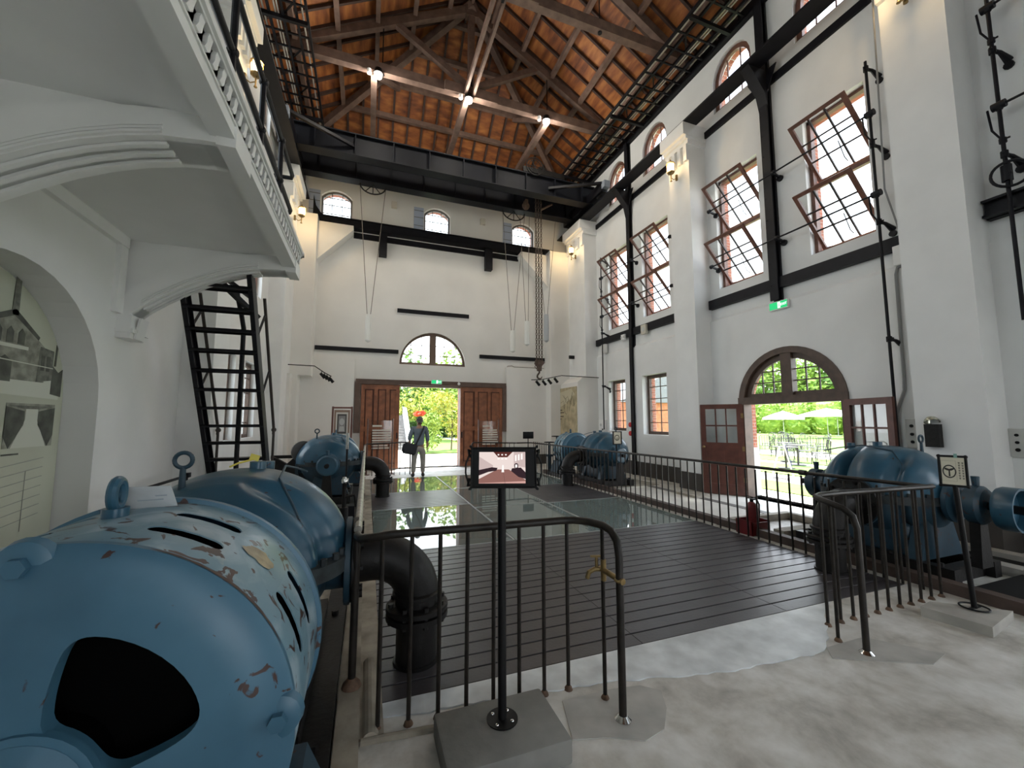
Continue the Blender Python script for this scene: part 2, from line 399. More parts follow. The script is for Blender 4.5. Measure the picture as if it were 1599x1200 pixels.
mb = MB()                                            # trowelled lighter apron along the deck edge
KP = [(DX0, 2.40), (.8, 2.33), (1.5, 2.24), (2.2, 2.08), (2.75, 2.03), (3.05, 2.03), (3.25, 2.14), (3.42, 2.24), (3.62, 2.40), (3.8, 2.47)]; rj = random.Random(6); EP = []
for (xa, ya), (xb, yb) in zip(KP, KP[1:]):
    n_ = max(2, int((xb - xa) / .06))
    for i in range(n_): t_ = i / n_; EP.append((xa + (xb - xa) * t_, ya + (yb - ya) * t_ + rj.uniform(-.014, .014)))
mb.prism([(a, b, 0) for a, b in EP] + [(3.8, 2.48, 0), (3.9, 2.52, 0), (DX0, 2.52, 0)], (0, 0, .008))
mb.v = [v if abs(v.y - 2.52) < .01 else v for v in mb.v]
struct('floor_apron', mb, mat('smooth_screed_strip', (.66, .69, .70), .4, noise=(5, .22)), sharp=60)
mb = MB(); mb.prism([(1.02, 1.93, 0), (1.2, 1.88, 0), (1.36, 1.80, 0), (1.5, 1.83, 0), (1.62, 1.95, 0), (1.69, 2.08, 0), (1.60, 2.16, 0), (1.42, 2.19, 0), (1.1, 2.2, 0)], (0, 0, .005))
mb.prism([(3.0, 1.95, 0), (3.55, 1.68, 0), (3.78, 1.72, 0), (3.5, 2.05, 0), (3.1, 2.05, 0)], (0, 0, .005))
struct('floor_patch', mb, mat('grey_cement_patch', (.44, .43, .40), .6, noise=(4, .2)))
mb = MB(); mb.box(-.105, -3.0, 0, .01, 11.9, .05); mb.box(.01, 2.28, 0, DX0, 11.75, .015); mb.cyl((.065, 2.27, .0), (.065, 2.95, .0), .042, 14); mb.tube([(.02, 2.27, 0), (.30, 2.245, 0), (.42, 2.235, 0)], .022, 12)
struct('kerb', mb, mat('worn_kerb_concrete', (.33, .29, .23), .8, noise=(5, .35), bump=(14, .2)), smooth=False)

# walls
def up(a, b): return archtop(a, b, 8.9, 9.6, 10.2, 12)
DOORR = archtop(4.35, 6.45, 0, 1.97, 3.02, 24)
DOORN = archtop(-1.35, .75, 0, 1.97, 3.02, 24)       # unseen doorway beside the camera, added to light the near left side
holesR = [DOORR, DOORN] + [rect(a, MZ0, b, MZ1) for a, b in MAINW + NEARW] + [rect(a, c, b, d) for a, b, c, d in LOWW] + [up(a, b) for a, b in UPW + NEARW]
mb = MB(); slab(mb, rect(YB, -.0, YF + .5, ZE + .3), holesR, RW, .26); struct('wall_right', mb, PLASTER, smooth=False)
mb = MB(); slab(mb, rect(YB, -.0, YF + .5, ZE + .3), holesR, lambda y, z, d: (XR + .261 + d, y, z), .14); struct('wall_right_outside', mb, BRICK, smooth=False)
mb = MB()
slab(mb, rect(3.32, 0, 7.13, 3.9), [DOORR], lambda y, z, d: (XR - .06 + d, y, z), .06)
slab(mb, rect(7.80, 0, 12.1, 3.8), [rect(a, c, b, d) for a, b, c, d in LOWW], lambda y, z, d: (XR - .06 + d, y, z), .06)
mb.prism([(XR - .06, 3.32, 3.9), (XR, 3.32, 3.9), (XR, 3.32, 3.97)], (0, 3.81, 0)); mb.prism([(XR - .06, 7.8, 3.8), (XR, 7.8, 3.8), (XR, 7.8, 3.87)], (0, 4.3, 0))
slab(mb, rect(-6, 0, 2.62, 3.9), [DOORN], lambda y, z, d: (XR - .06 + d, y, z), .06)
struct('wall_right_lower', mb, PLASTER, smooth=False)
nich = archtop(3.1, 5.3, .5, 1.8, 2.9, 20)
lowL = [rect(8.62, 1.2, 9.72, 2.95), rect(10.4, 1.2, 11.35, 2.95)]
holesL = lowL + [rect(a, MZ0, b, MZ1) for a, b in MAINW + NEARW] + [up(a, b) for a, b in UPW + NEARW]
mb = MB(); slab(mb, rect(YB, 0, YF + .5, ZE + .3), holesL + [nich], LW, .30); struct('wall_left', mb, PLASTER, smooth=False)
mb = MB(); slab(mb, rect(YB, 0, YF + .5, ZE + .3), holesL, lambda y, z, d: (XL - .301 - d, y, z), .22); struct('wall_left_outside', mb, PLASTER2, smooth=False)
FDOOR = rect(.98, 0, 3.08, 2.78)
FARCH = archtop(.97, 3.25, 3.5, 3.5, 4.66, 24)
FUP = [(-1.63, -.68), (1.70, 2.63), (5.02, 5.93)]
holesF = [FDOOR, FARCH] + [archtop(a, b, 8.2, 8.98, 9.22, 8) for a, b in FUP]
mb = MB(); slab(mb, rect(XL - .5, 0, XR + .5, ZE + .3), holesF, FW, .26); struct('wall_far', mb, PLASTERW, smooth=False)
mb = MB(); slab(mb, rect(XL - .5, 0, XR + .5, ZE + .3), holesF, lambda x, z, d: (x, YF + .261 + d, z), .18); struct('wall_far_outside', mb, BRICK, smooth=False)
holesB = [rect(-1.8, 4.6, -.6, 7.2), rect(.2, 4.6, 1.4, 7.2), rect(1.2, 0, 3.8, 2.9)]  # unseen openings, added to bring daylight in from behind
mb = MB(); slab(mb, rect(XL - .5, 0, XR + .5, ZE + .3), holesB, BW, .3); struct('wall_back', mb, PLASTER, smooth=False)
# gable piece above the back wall
mb = MB(); mb.prism([(XL - .5, YB - .05, ZE), (XR + .5, YB - .05, ZE), (2.45, YB - .05, 13.8)], (0, -.2, 0)); struct('wall_back_gable', mb, PLASTER, smooth=False)
# dado / baseboards
mb = MB(); D = .40
for y0, y1 in ((3.32, 4.33), (6.47, 7.13), (7.8, 12.1), (.8, 2.62)): mb.box(XR - .075, y0, 0, XR - .05, y1, D)
for y0, y1 in PIL: mb.box(7.085, y0 - .015, 0, XR - .01, y1 + .015, D)
struct('baseboard_right', mb, DADO, smooth=False)
mb = MB(); mb.box(XL, -6, 0, XL + .02, 12.1, .35); struct('baseboard_left', mb, DADO, smooth=False)
mb = MB(); mb.box(XL, YF - .02, 0, -.45, YF, .35); mb.box(4.78, YF - .14, 0, 6.4, YF, .35); struct('baseboard_far', mb, DADO, smooth=False)

# wall piers with corbelled caps
def pilaster(name, x, s, y0, y1, m=PLASTER2):
    """x: front face, s: +1 when the pier stands on the right wall"""
    mb = MB(); xb = x + s * .5
    mb.box(x, y0, 0, xb, y1, 8.42)
    mb.box(x - s * .06, y0 - .05, 8.26, xb, y1 + .05, 8.36); mb.box(x - s * .12, y0 - .06, 8.36, xb, y1 + .06, 8.44); mb.box(x - s * .20, y0 - .07, 8.44, xb, y1 + .07, 8.75)
    n = 4; wd = (y1 - y0) / (2 * n - 1)
    for i in range(n): mb.box(x - s * .07, y0 + 2 * i * wd, 7.86, x, y0 + (2 * i + 1) * wd, 8.26)
    return struct(name, mb, m, smooth=False)
for a, b in PIL: pilaster('pillar', 7.1, 1, a, b)
for a, b in PIL: pilaster('pillar', -2.2, -1, a, b)
mb = MB()
mb.box(-2.27, 13.3, 2.95, -1.64, YF, 8.02); mb.box(-2.6, 13.25, 0, -1.98, YF, 2.95); mb.box(-2.6, 12.9, 0, -2.12, 13.3, 2.95)
mb.prism([(-1.64, 13.45, 6.62), (-.60, 13.45, 7.74), (-.60, 13.45, 7.88), (-1.64, 13.45, 7.88)], (0, .45, 0)); mb.box(-2.0, YF - .12, 0, -.42, YF, 3.58)
struct('pillar_corner_left', mb, PLASTERW, smooth=False)
mb = MB()
mb.box(6.33, 13.3, 2.9, 7.1, YF, 8.02); mb.prism([(6.33, 13.45, 6.62), (5.22, 13.45, 7.74), (5.22, 13.45, 7.88), (6.33, 13.45, 7.88)], (0, .45, 0))
mb.box(4.76, YF - .12, 0, 6.34, YF, 3.55); mb.box(6.75, 12.06, 0, XR, YF, 2.92); mb.prism([(6.75, 12.06, 2.92), (XR, 12.06, 2.92), (XR, 12.06, 3.12), (7.0, 12.06, 3.12)], (0, 1.84, 0)); mb.box(6.34, 13.35, 0, 6.9, YF, 2.9)
struct('pillar_corner_right', mb, PLASTERW, smooth=False)

# steel work: rails, wall beams, posts
def ibeam(mb, p0, p1, w, h, t=.03, mi=0):
    p0, p1 = Vector(p0), Vector(p1); z = Vector((0, 0, 1))
    mb.beam(p0 + z * (t / 2), p1 + z * (t / 2), w, t, mi); mb.beam(p0 + z * (h - t / 2), p1 + z * (h - t / 2), w * .8, t, mi); mb.beam(p0 + z * h / 2, p1 + z * h / 2, t * 1.3, h - 2 * t, mi)
def crane_rail(x0, x1):
    mb = MB(); c = (x0 + x1) / 2; mb.box(x0, YB, 8.75, x1, YF, 8.78); mb.box(c - .025, YB, 8.78, c + .025, YF, 8.9); mb.box(c - .06, YB, 8.88, c + .06, YF, 8.93); return struct('beam_crane_rail', mb, STEEL, smooth=False)
crane_rail(6.93, 7.31); crane_rail(-2.35, -1.97)
mb = MB()
for y0, y1 in ((-6, 2.62), (3.32, 7.13), (7.8, 12.1)):
    mb.box(XR - .05, y0, 8.46, XR + .01, y1, 8.62)
    mb.box(XR - .10, y0 + .02, 4.19, XR + .01, y1 - .02, 4.40)
mb.box(XR - .12, YB, 10.34, XR, YF, 10.6)
struct('beam_wall_right', mb, STEEL, smooth=False)
mb = MB(); mb.box(XL, YB, 10.34, XL + .12, YF, 10.6); mb.box(XL, 3.32, 8.46, XL + .05, 12.1, 8.62); struct('beam_wall_left', mb, STEEL, smooth=False)
def post(y, z0, w=.17):
    mb = MB(); mb.box(7.45, y - w / 2, z0, 7.475, y + w / 2, 10.4); mb.box(7.47, y - .02, z0, 7.57, y + .02, 10.4); mb.box(7.55, y - w / 2, z0, XR, y + w / 2, 10.4)
    mb.prism([(7.47, y - .1, 8.74), (6.98, y - .1, 8.74), (7.1, y - .1, 8.62), (7.4, y - .1, 8.25), (7.47, y - .1, 7.95)], (0, .2, 0))
    mb.prism([(7.46, y - .08, 8.2), (7.46, y - .32, 8.74), (7.46, y + .32, 8.74), (7.46, y + .08, 8.2)], (.02, 0, 0))
    for i in range(14):
        z = z0 + .3 + i * .45
        if z < 10: mb.sphere((7.448, y + .05, z), .012, 6, 4)
    return struct('column_steel', mb, STEEL)
post(5.47, 3.95); post(10.06, 0, .13); post(-.2, 3.95)
mb = MB(); mb.box(-1.83, YF - .2, 7.92, 6.65, YF - .17, 8.2); mb.box(-1.83, YF - .3, 7.90, 6.65, YF, 7.93); mb.box(-1.83, YF - .26, 8.18, 6.65, YF, 8.21)
mb.box(-.6, YF - .06, 7.66, 5.25, YF, 7.84)
for a in (.2, 3.92): mb.box(a, YF - .22, 7.12, a + .26, YF, 7.92)
mb.prism([(-1.83, YF - .2, 8.2), (-1.45, YF - .2, 8.2), (-1.6, YF - .2, 8.28), (-1.75, YF - .2, 8.5), (-1.83, YF - .2, 8.85)], (0, .03, 0))
mb.box(.86, YF - .06, 5.27, 3.35, YF, 5.40); mb.box(-1.62, YF - .06, 3.84, .93, YF, 3.97); mb.box(3.76, YF - .06, 3.84, 6.33, YF, 3.97)
mb.box(6.9, 12.9, 3.85, 7.1, 12.98, 3.97)
struct('beam_wall_far', mb, STEEL, smooth=False)
mb = MB(); mb.box(7.4, -1, 4.2, XR, 2.6, 4.23); mb.box(7.4, -1, 4.40, XR, 2.6, 4.43); mb.box(7.48, -1, 4.2, 7.52, 2.6, 4.43); struct('beam_near', mb, STEEL, smooth=False)

# roof
XE0, XE1, XC, ZR, YH, YE = -2.75, 7.65, 2.45, 13.62, 10.1, 14.1
ZEV = 10.5
def hipt(y): return max(0.0, (y - YH) / (YE - YH))
mb = MB()
for s, xe in ((1, XE1), (-1, XE0)):
    P = [Vector((xe, YB - .3, ZEV)), Vector((xe, YE, ZEV)), Vector((XC, YH, ZR)), Vector((XC, YB - .3, ZR))]
    mb.prism(P, (0, 0, .06))
mb.prism([(XE0, YE, ZEV), (XE1, YE, ZEV), (XC, YH, ZR)], (0, 0, .06))
struct('ceiling', mb, PLANKS, smooth=False)
mb = MB(); y = YB
while y < YE - .3:                                   # common rafters of the two long slopes
    t = hipt(y)
    for xe in (XE1, XE0):
        a = Vector((XC + (xe - XC) * t, y, ZR + (ZEV - ZR) * t)); b = Vector((xe, y, ZEV)); o = Vector((0, 0, -.045))
        if (a - b).length > .3: mb.beam(a + o, b + o, .06, .09)
    y += .52
x = XE0 + .5
while x < XE1:
    t = abs(x - XC) / (XE1 - XC); yy = YH + (YE - YH) * t; z = ZR + (ZEV - ZR) * t; o = Vector((0, 0, -.045))
    if YE - yy > .3: mb.beam(Vector((x, yy, z)) + o, Vector((x, YE, ZEV)) + o, .06, .09)
    x += .46
struct('ceiling_rafters', mb, TIMBERD, smooth=False)
mb = MB()
for f in (.12, .30, .48, .66, .84):                  # purlins
    for xe in (XE1, XE0):
        x = XC + (xe - XC) * f; z = ZR + (ZEV - ZR) * f - .16; y1 = YH + (YE - YH) * f; mb.beam((x, YB, z), (x, y1, z), .11, .15)
    xa, xb = XC + (XE0 - XC) * f, XC + (XE1 - XC) * f; z = ZR + (ZEV - ZR) * f - .16; mb.beam((xa, YH + (YE - YH) * f, z), (xb, YH + (YE - YH) * f, z), .11, .15)
mb.beam((XC, YB, ZR - .15), (XC, YH, ZR - .15), .08, .26)
struct('ceiling_purlins', mb, TIMBER, smooth=False)
mb = MB()
for xe in (XE0, XE1): mb.beam((XC, YH, ZR - .28), (xe, YE, ZEV - .28), .16, .22)
for x in (-.1, 2.33, 4.78): mb.beam((x, 10.2, 10.52), (x, YF, 10.52), .15, .18)
for y0, y1 in ((1.5, 4.4), (4.4, 7.3), (7.3, 10.2)):
    for x in (2.28, 2.5): mb.beam((x, y0, 10.62), (x, y1, 10.62), .07, .16)
# braces at the hip
mb.beam((2.33, 10.25, 10.7), (2.45, 11.6, 12.2), .12, .12); mb.beam((-.1, 10.3, 10.6), (.6, 12.0, 11.8), .12, .12); mb.beam((4.78, 10.3, 10.6), (4.4, 12.0, 11.8), .12, .12)
struct('ceiling_hip_timbers', mb, TIMBER, smooth=False)
def truss(y):
    t = setting('roof_truss', (XC, y, 10.55)); t['label'] = ''
    del t['label']
    mb = MB(); mb.beam((XE0 + .2, y, 10.68), (XE1 - .1, y, 10.68), .17, .25); build('tie_beam', mb, TIMBER, t, smooth=False)
    mb = MB(); mb.beam((XC - .75, y - .12, 10.66), (XC + .75, y - .12, 10.66), .06, .28); build('splice_plate', mb, TIMBER, t, smooth=False)
    for xe in (XE0, XE1):
        sg = 1 if xe > XC else -1
        mb = MB(); mb.beam((XC + sg * .05, y, ZR - .36), (xe - sg * .25, y, ZEV + .03), .15, .22); build('principal_rafter', mb, TIMBER, t, smooth=False)
        mb = MB(); mb.beam((XC + sg * .1, y, 10.9), (XC + sg * 2.2, y, 12.2), .13, .16); build('strut', mb, TIMBER, t, smooth=False)
        mb = MB(); mb.cyl((XC + sg * 2.35, y, 12.05), (XC + sg * 2.35, y, 10.6), .014, 8); mb.cyl((XC + sg * 2.35, y, 10.53), (XC + sg * 2.35, y, 10.57), .05, 8); build('iron_rod', mb, STEEL, t)
    mb = MB(); mb.beam((XC, y, 10.7), (XC, y, ZR - .3), .17, .17, up=(0, 1, 0)); mb.box(XC - .16, y - .1, ZR - .6, XC + .16, y + .1, ZR - .3); build('king_post', mb, TIMBER, t, smooth=False)
    mb = MB(); mb.box(XC - .03, y - .1, 10.5, XC + .03, y - .085, 11.2); mb.box(XC - .03, y + .085, 10.5, XC + .03, y + .1, 11.2); mb.box(XC - .03, y - .1, 10.5, XC + .03, y + .1, 10.53); build('iron_strap', mb, STEEL, t, smooth=False)
    return t
for y in (10.2, 7.3, 4.4, 1.5, -1.4): truss(y)

# lattice walkways under the eaves
def lattice(x0, x1):
    s = 1 if x1 > x0 else -1; mb = MB(); z = 10.42; w = x1 - x0
    for f in (0, .22, .5, .78, 1): mb.beam((x0 + w * f, YB, z), (x0 + w * f, YF - .1, z), .05, .07)
    for f in (.10, .60, .66, .90): mb.beam((x0 + w * f, YB, z + .06), (x0 + w * f, YF - .1, z + .06), .03, .03, 1)
    y = YB; k = 0
    while y < YF - .2:
        mb.beam((x0, y, z - .02), (x1, y, z - .02), .035, .035); 
        if k % 8 == 0: mb.beam((x0, y, z - .06), (x1, y, z - .06), .07, .09)
        if k % 3 == 0: mb.beam((x0 + w * .22, y, z + .02), (x0 + w * .5, y + .36, z + .02), .03, .03)
        y += .38; k += 1
    return struct('beam_lattice', mb, [STEEL, mat('pale_slat', (.60, .57, .50), .6)], smooth=False)
lattice(6.35, 7.48); lattice(-1.5, -2.48)
# ------------------------------------------------------------------ windows and doors of the room
WN = [0]
def nextn(): WN[0] += 1; return 'window_%d' % WN[0]
def pane(y0, y1, z0, z1, x):                         # thin sheet
    mb = MB(); mb.box(x, y0, z0, x + .006, y1, z1); return mb
TILT = R(41)
def pivot_window(y0, y1, z0, z1, s=1, x=None):
    """opening in a side wall with two sashes swung about horizontal pivots; s=+1 right wall"""
    xf = (XR + .17) if s > 0 else (XL - .17); w = setting(nextn(), (xf, (y0 + y1) / 2, z0))
    mb = MB(); F = .06
    for a, b in ((y0, y0 + F), (y1 - F, y1)): mb.box(xf - .05, a, z0, xf + .05, b, z1)
    for a, b in ((z0, z0 + F), (z1 - F, z1)): mb.box(xf - .05, y0, a, xf + .05, y1, b)
    zc = (z0 + z1) / 2; mb.box(xf - .04, y0, zc - .04, xf + .04, y1, zc + .04)
    build('window_frame', mb, SASHW, w, smooth=False)
    xp = XR - .05 if s > 0 else XL + .05
    for zz in (z0 + (z1 - z0) * .215, z0 + (z1 - z0) * .72):
        a, b = y0 + .045, y1 - .03; h = .60; c = Vector((xp, 0, zz))
        ca, sa = math.cos(TILT), math.sin(TILT)
        def T(y, v, d): return Vector((xp - s * (v * sa) + s * d * ca, y, zz + v * ca + d * sa))
        def bar(mb, ya, yb, va, vb, t, mi=0):
            P = [T(ya, va, -t), T(yb, va, -t), T(yb, vb, -t), T(ya, vb, -t)]; mb.prism(P, T(0, 0, 2 * t) - T(0, 0, 0), mi)
        mb = MB(); f = .065
        bar(mb, a, b, h - f, h, .022); bar(mb, a, b, -h, -h + f, .022); bar(mb, a, a + f, -h + f, h - f, .022); bar(mb, b - f, b, -h + f, h - f, .022)
        sash = build('window_sash', mb, SASHW, w, smooth=False)
        mb = MB()
        for k in (1, 2):
            yy = a + f + (b - a - 2 * f) * k / 3; bar(mb, yy - .014, yy + .014, -h + f, h - f, .014)
            vv = -h + f + (2 * h - 2 * f) * k / 3; bar(mb, a + f, b - f, vv - .014, vv + .014, .014)
        build('muntin', mb, mat('dark_muntin', (.035, .022, .018), .5), sash, smooth=False)
        mb = MB(); bar(mb, a + f, b - f, -h + f, h - f, .003); build('window_pane', mb, GLASS, sash, smooth=False)
        mb = MB(); mb.tube([T((a + b) / 2 - .1, -.05, -.03), T((a + b) / 2 - .1, -.35, -.10), T((a + b) / 2 - .08, -.45, -.03)], .009, 6); build('sash_stay', mb, STEEL, sash)
    portal((xf + s * .05, (y0 + y1) / 2, (z0 + z1) / 2), (-s, 0, 0), y1 - y0, z1 - z0)
    return w
def fixed_window(hole, fn, s_n, cols, zs, fw=.05, m=SASHW, depth=.15, mull=None, ax=0):
    """hole: 2-D outline; fn maps (u, v, depth)"""
    us = [p[0] for p in hole]; vs2 = [p[1] for p in hole]; u0, u1, v0, v1 = min(us), max(us), min(vs2), max(vs2); cu, cv = (u0 + u1) / 2, (v0 + v1) / 2
    w = setting(nextn(), fn(cu, v0, depth)); inner = []
    for u, v in hole:
        k = max(.0, 1 - fw / max(.05, (u1 - u0) / 2)); k2 = max(.0, 1 - fw / max(.05, (v1 - v0) / 2)); inner.append((cu + (u - cu) * k, cv + (v - cv) * k2))
    mb = MB(); slab(mb, hole, [inner], lambda a, b, d: fn(a, b, depth - .04 + d), .08); build('window_frame', mb, m, w, smooth=False)
    mb = MB(); t = .011
    def clipv(u):                                     # vertical extent of the inner outline at u
        c = [];n = len(inner)
        for i in range(n):
            a, b = inner[i], inner[i - 1]
            if (a[0] - u) * (b[0] - u) < 0: c.append(a[1] + (b[1] - a[1]) * (u - a[0]) / (b[0] - a[0]))
        return (min(c), max(c)) if len(c) > 1 else None
    def cliph(v):
        c = [];n = len(inner)
        for i in range(n):
            a, b = inner[i], inner[i - 1]
            if (a[1] - v) * (b[1] - v) < 0: c.append(a[0] + (b[0] - a[0]) * (v - a[1]) / (b[1] - a[1]))
        return (min(c), max(c)) if len(c) > 1 else None
    def bar(a, b, c, d, tt=.012): mb.prism([fn(a, b, depth - tt), fn(c, b, depth - tt), fn(c, d, depth - tt), fn(a, d, depth - tt)], Vector(fn(0, 0, tt * 2)) - Vector(fn(0, 0, 0)))
    for u in cols:
        c = clipv(u)
        if c: bar(u - t, c[0], u + t, c[1])
    for v in zs:
        c = cliph(v)
        if c: bar(c[0], v - t, c[1], v + t)
    build('muntin', mb, m, w, smooth=False)
    if mull:
        mb2 = MB(); a, b = mull; c = clipv((a + b) / 2); mb2.prism([fn(a, c[0], depth - .05), fn(b, c[0], depth - .05), fn(b, c[1], depth - .05), fn(a, c[1], depth - .05)], Vector(fn(0, 0, .1)) - Vector(fn(0, 0, 0))); build('mullion', mb2, m, w, smooth=False)
    mb = MB(); mb.prism([fn(u, v, depth + .02) for u, v in inner], Vector(fn(0, 0, .005)) - Vector(fn(0, 0, 0))); build('window_pane', mb, GLASS, w, smooth=False)
    n = Vector(fn(0, 0, 0)) - Vector(fn(0, 0, 1)); portal(fn(cu, cv, depth + .1), n, u1 - u0, v1 - v0)
    return w
def grid3(a, b, n): return [a + (b - a) * k / n for k in range(1, n)]
for a, b in MAINW: pivot_window(a, b, MZ0, MZ1, 1)
for a, b in UPW: fixed_window(up(a, b), RW, 1, grid3(a, b, 3), (9.2, 9.55), fw=.10, m=SASHW, depth=.13)
for a, b, c, d in LOWW: fixed_window(rect(a, c, b, d), RW, 1, grid3(a, b, 2), grid3(c, d, 5), fw=.09, m=WOODF, depth=.16)
PALEB = mat('pale_blue_glazing', (.42, .48, .60), .4)
for a, b in FUP:
    w_ = fixed_window(archtop(a, b, 8.2, 8.98, 9.22, 8), FW, 1, grid3(a, b, 3), (8.45, 8.75, 9.0), fw=.06, m=mat('grey_window_wood', (.16, .15, .14), .6))
    mb = MB(); mb.box(a - .36, YF - .03, 8.2, a - .03, YF - .005, 9.12); o_ = build('casement_leaf', mb, PALEB, w_, smooth=False)
    mb = MB()
    for z in (8.45, 8.75, 9.0): mb.box(a - .36, YF - .034, z - .01, a - .03, YF - .03, z + .01)
    build('glazing_bar', mb, mat('grey_window_wood', (.16, .15, .14), .6), o_, smooth=False)
fixed_window(FARCH, FW, 1, [1.35, 1.72, 2.5, 2.87], [3.85, 4.2], fw=.09, m=mat('brown_arch_wood', (.13, .085, .06), .55), mull=(1.99, 2.21))
for h in lowL: fixed_window(h, LW, -1, grid3(h[0][0], h[1][0], 2), grid3(1.2, 2.95, 5), fw=.08, m=WOODF)
for a, b in MAINW + NEARW: fixed_window(rect(a, MZ0, b, MZ1), LW, -1, [], [5.9], fw=.07)
for h in holesB[:2]: fixed_window(h, BW, 1, [], [5.9], fw=.07)
for a, b in UPW: fixed_window(up(a, b), LW, -1, [], [9.3], fw=.06)
for a, b in NEARW: fixed_window(rect(a, MZ0, b, MZ1), RW, 1, [], [5.9], fw=.07)
portal((2.5, YB - .2, 1.45), (0, 1, 0), 2.6, 2.9)

# arched side door
dr = setting('door_1', (XR, 5.4, 0))
inn = archtop(4.47, 6.33, 0, 1.97, 2.90, 24); out = DOORR
ring = out[1:] + [out[0]] + [(4.47, 0)] + inn[:1:-1] + [(6.33, 0)]
mb = MB(); mb.prism([(XR - .08, y, z) for y, z in ring], (.22, 0, 0))
build('door_frame', mb, WOODF, dr, smooth=False)
mb = MB(); mb.box(XR - .10, 4.35, 1.93, XR + .12, 6.45, 2.08); build('transom', mb, WOODF, dr, smooth=False)
mb = MB(); mb.box(XR - .06, 5.29, 2.05, XR + .08, 5.50, 2.9); mb2 = MB()
build('mullion', mb, WOODF, dr, smooth=False)
mb = MB(); slab(mb, archtop(4.47, 6.33, 2.07, 2.07, 2.90, 20), [archtop(4.60, 6.20, 2.15, 2.15, 2.79, 20)], lambda y, z, d: (XR + d, y, z), .06)
for y in (4.85, 5.08, 5.72, 5.95): mb.box(XR + .02, y - .011, 2.1, XR + .045, y + .011, 2.07 + .8 * math.sqrt(max(.02, 1 - ((y - 5.4) / .9) ** 2)))
for z in (2.36, 2.58): mb.box(XR + .02, 4.5 + (z - 2.1) * .25, z - .011, XR + .045, 6.3 - (z - 2.1) * .25, z + .011)
build('fanlight', mb, WOODF, dr, smooth=False)
mb = MB(); mb.prism([(XR + .05, y, z) for y, z in archtop(4.58, 6.22, 2.14, 2.14, 2.8, 16)], (.005, 0, 0)); build('window_pane', mb, GLASS, dr, smooth=False)
mb = MB(); mb.box(XR + .15, 6.425, 0, XR + .42, 6.46, 1.02); mb.box(XR + .15, 4.34, 0, XR + .42, 4.375, 1.02); build('reveal_stone', mb, mat('grey_reveal_stone', (.48, .47, .45), .85, noise=(4, .15)), dr, smooth=False)
portal((XR + .3, 5.4, 1.5), (-1, 0, 0), 2.0, 3.0)
portal((XR + .3, -.3, 1.5), (-1, 0, 0), 2.0, 3.0)
def leaf(hinge, free, label, catn='door'):
    """half-glazed leaf, lower part panelled, swung into the room"""
    h, f = Vector((*hinge, 0)), Vector((*free, 0)); d = (f - h); L = d.length; d.normalize(); n = Vector((0, 0, 1)).cross(d); H = 1.95
    t = thing('door_leaf', label, 'door', h + Vector((0, 0, .0)))
    def bx(mb, a, b, z0, z1, t0=-.022, t1=.022): mb.prism([h + d * a + n * t0 + Vector((0, 0, z0)), h + d * b + n * t0 + Vector((0, 0, z0)), h + d * b + n * t1 + Vector((0, 0, z0)), h + d * a + n * t1 + Vector((0, 0, z0))], (0, 0, z1 - z0))
    mb = MB()
    bx(mb, 0, .13, .02, H); bx(mb, L - .10, L, .02, H); bx(mb, .13, L - .1, H - .1, H); bx(mb, .13, L - .1, .02, .24); bx(mb, .13, L - .1, .98, 1.12)
    bx(mb, .13, L - .1, .24, .98, -.01, .01); m_ = (L + .03) / 2; bx(mb, m_ - .04, m_ + .04, .24, .98, -.018, .018)
    build('leaf_frame', mb, WOODD, t, smooth=False)
    mb = MB()
    for k in (1, 2): y = .13 + (L - .23) * k / 3; bx(mb, y - .013, y + .013, 1.12, H - .1, -.015, .015)
    bx(mb, .13, L - .1, 1.47, 1.5, -.015, .015); build('glazing_bar', mb, WOODD, t, smooth=False)
    mb = MB(); bx(mb, .13, L - .1, 1.12, H - .1, -.003, .003); build('window_pane', mb, GLASS, t, smooth=False)
    for z in (.35, 1.0, 1.7):
        mb = MB(); mb.cyl(h + Vector((0, 0, z - .05)) - d * .012, h + Vector((0, 0, z + .05)) - d * .012, .014, 8); mb.prism([h + n * .024 + Vector((0, 0, z - .05)), h + d * .05 + n * .024 + Vector((0, 0, z - .05)), h + d * .05 + n * .024 + Vector((0, 0, z + .05)), h + n * .024 + Vector((0, 0, z + .05))], n * .004); build('hinge', mb, BRASS, t)
    mb = MB(); c = h + d * (L - .05) + Vector((0, 0, 1.02)); mb.sphere(c + n * .05, .028, 10, 8); mb.cyl(c, c + n * .05, .011, 8); mb.sphere(c - n * .05, .028, 10, 8); mb.cyl(c, c - n * .05, .011, 8); build('door_knob', mb, BRASS, t)
    return t
leaf((7.53, 6.36), (7.03, 7.03), 'dark red half-glazed door leaf swung in on the far side of the arched doorway')
leaf((7.53, 4.44), (7.27, 3.63), 'dark red half-glazed door leaf swung in behind the blue pump by the arched doorway')

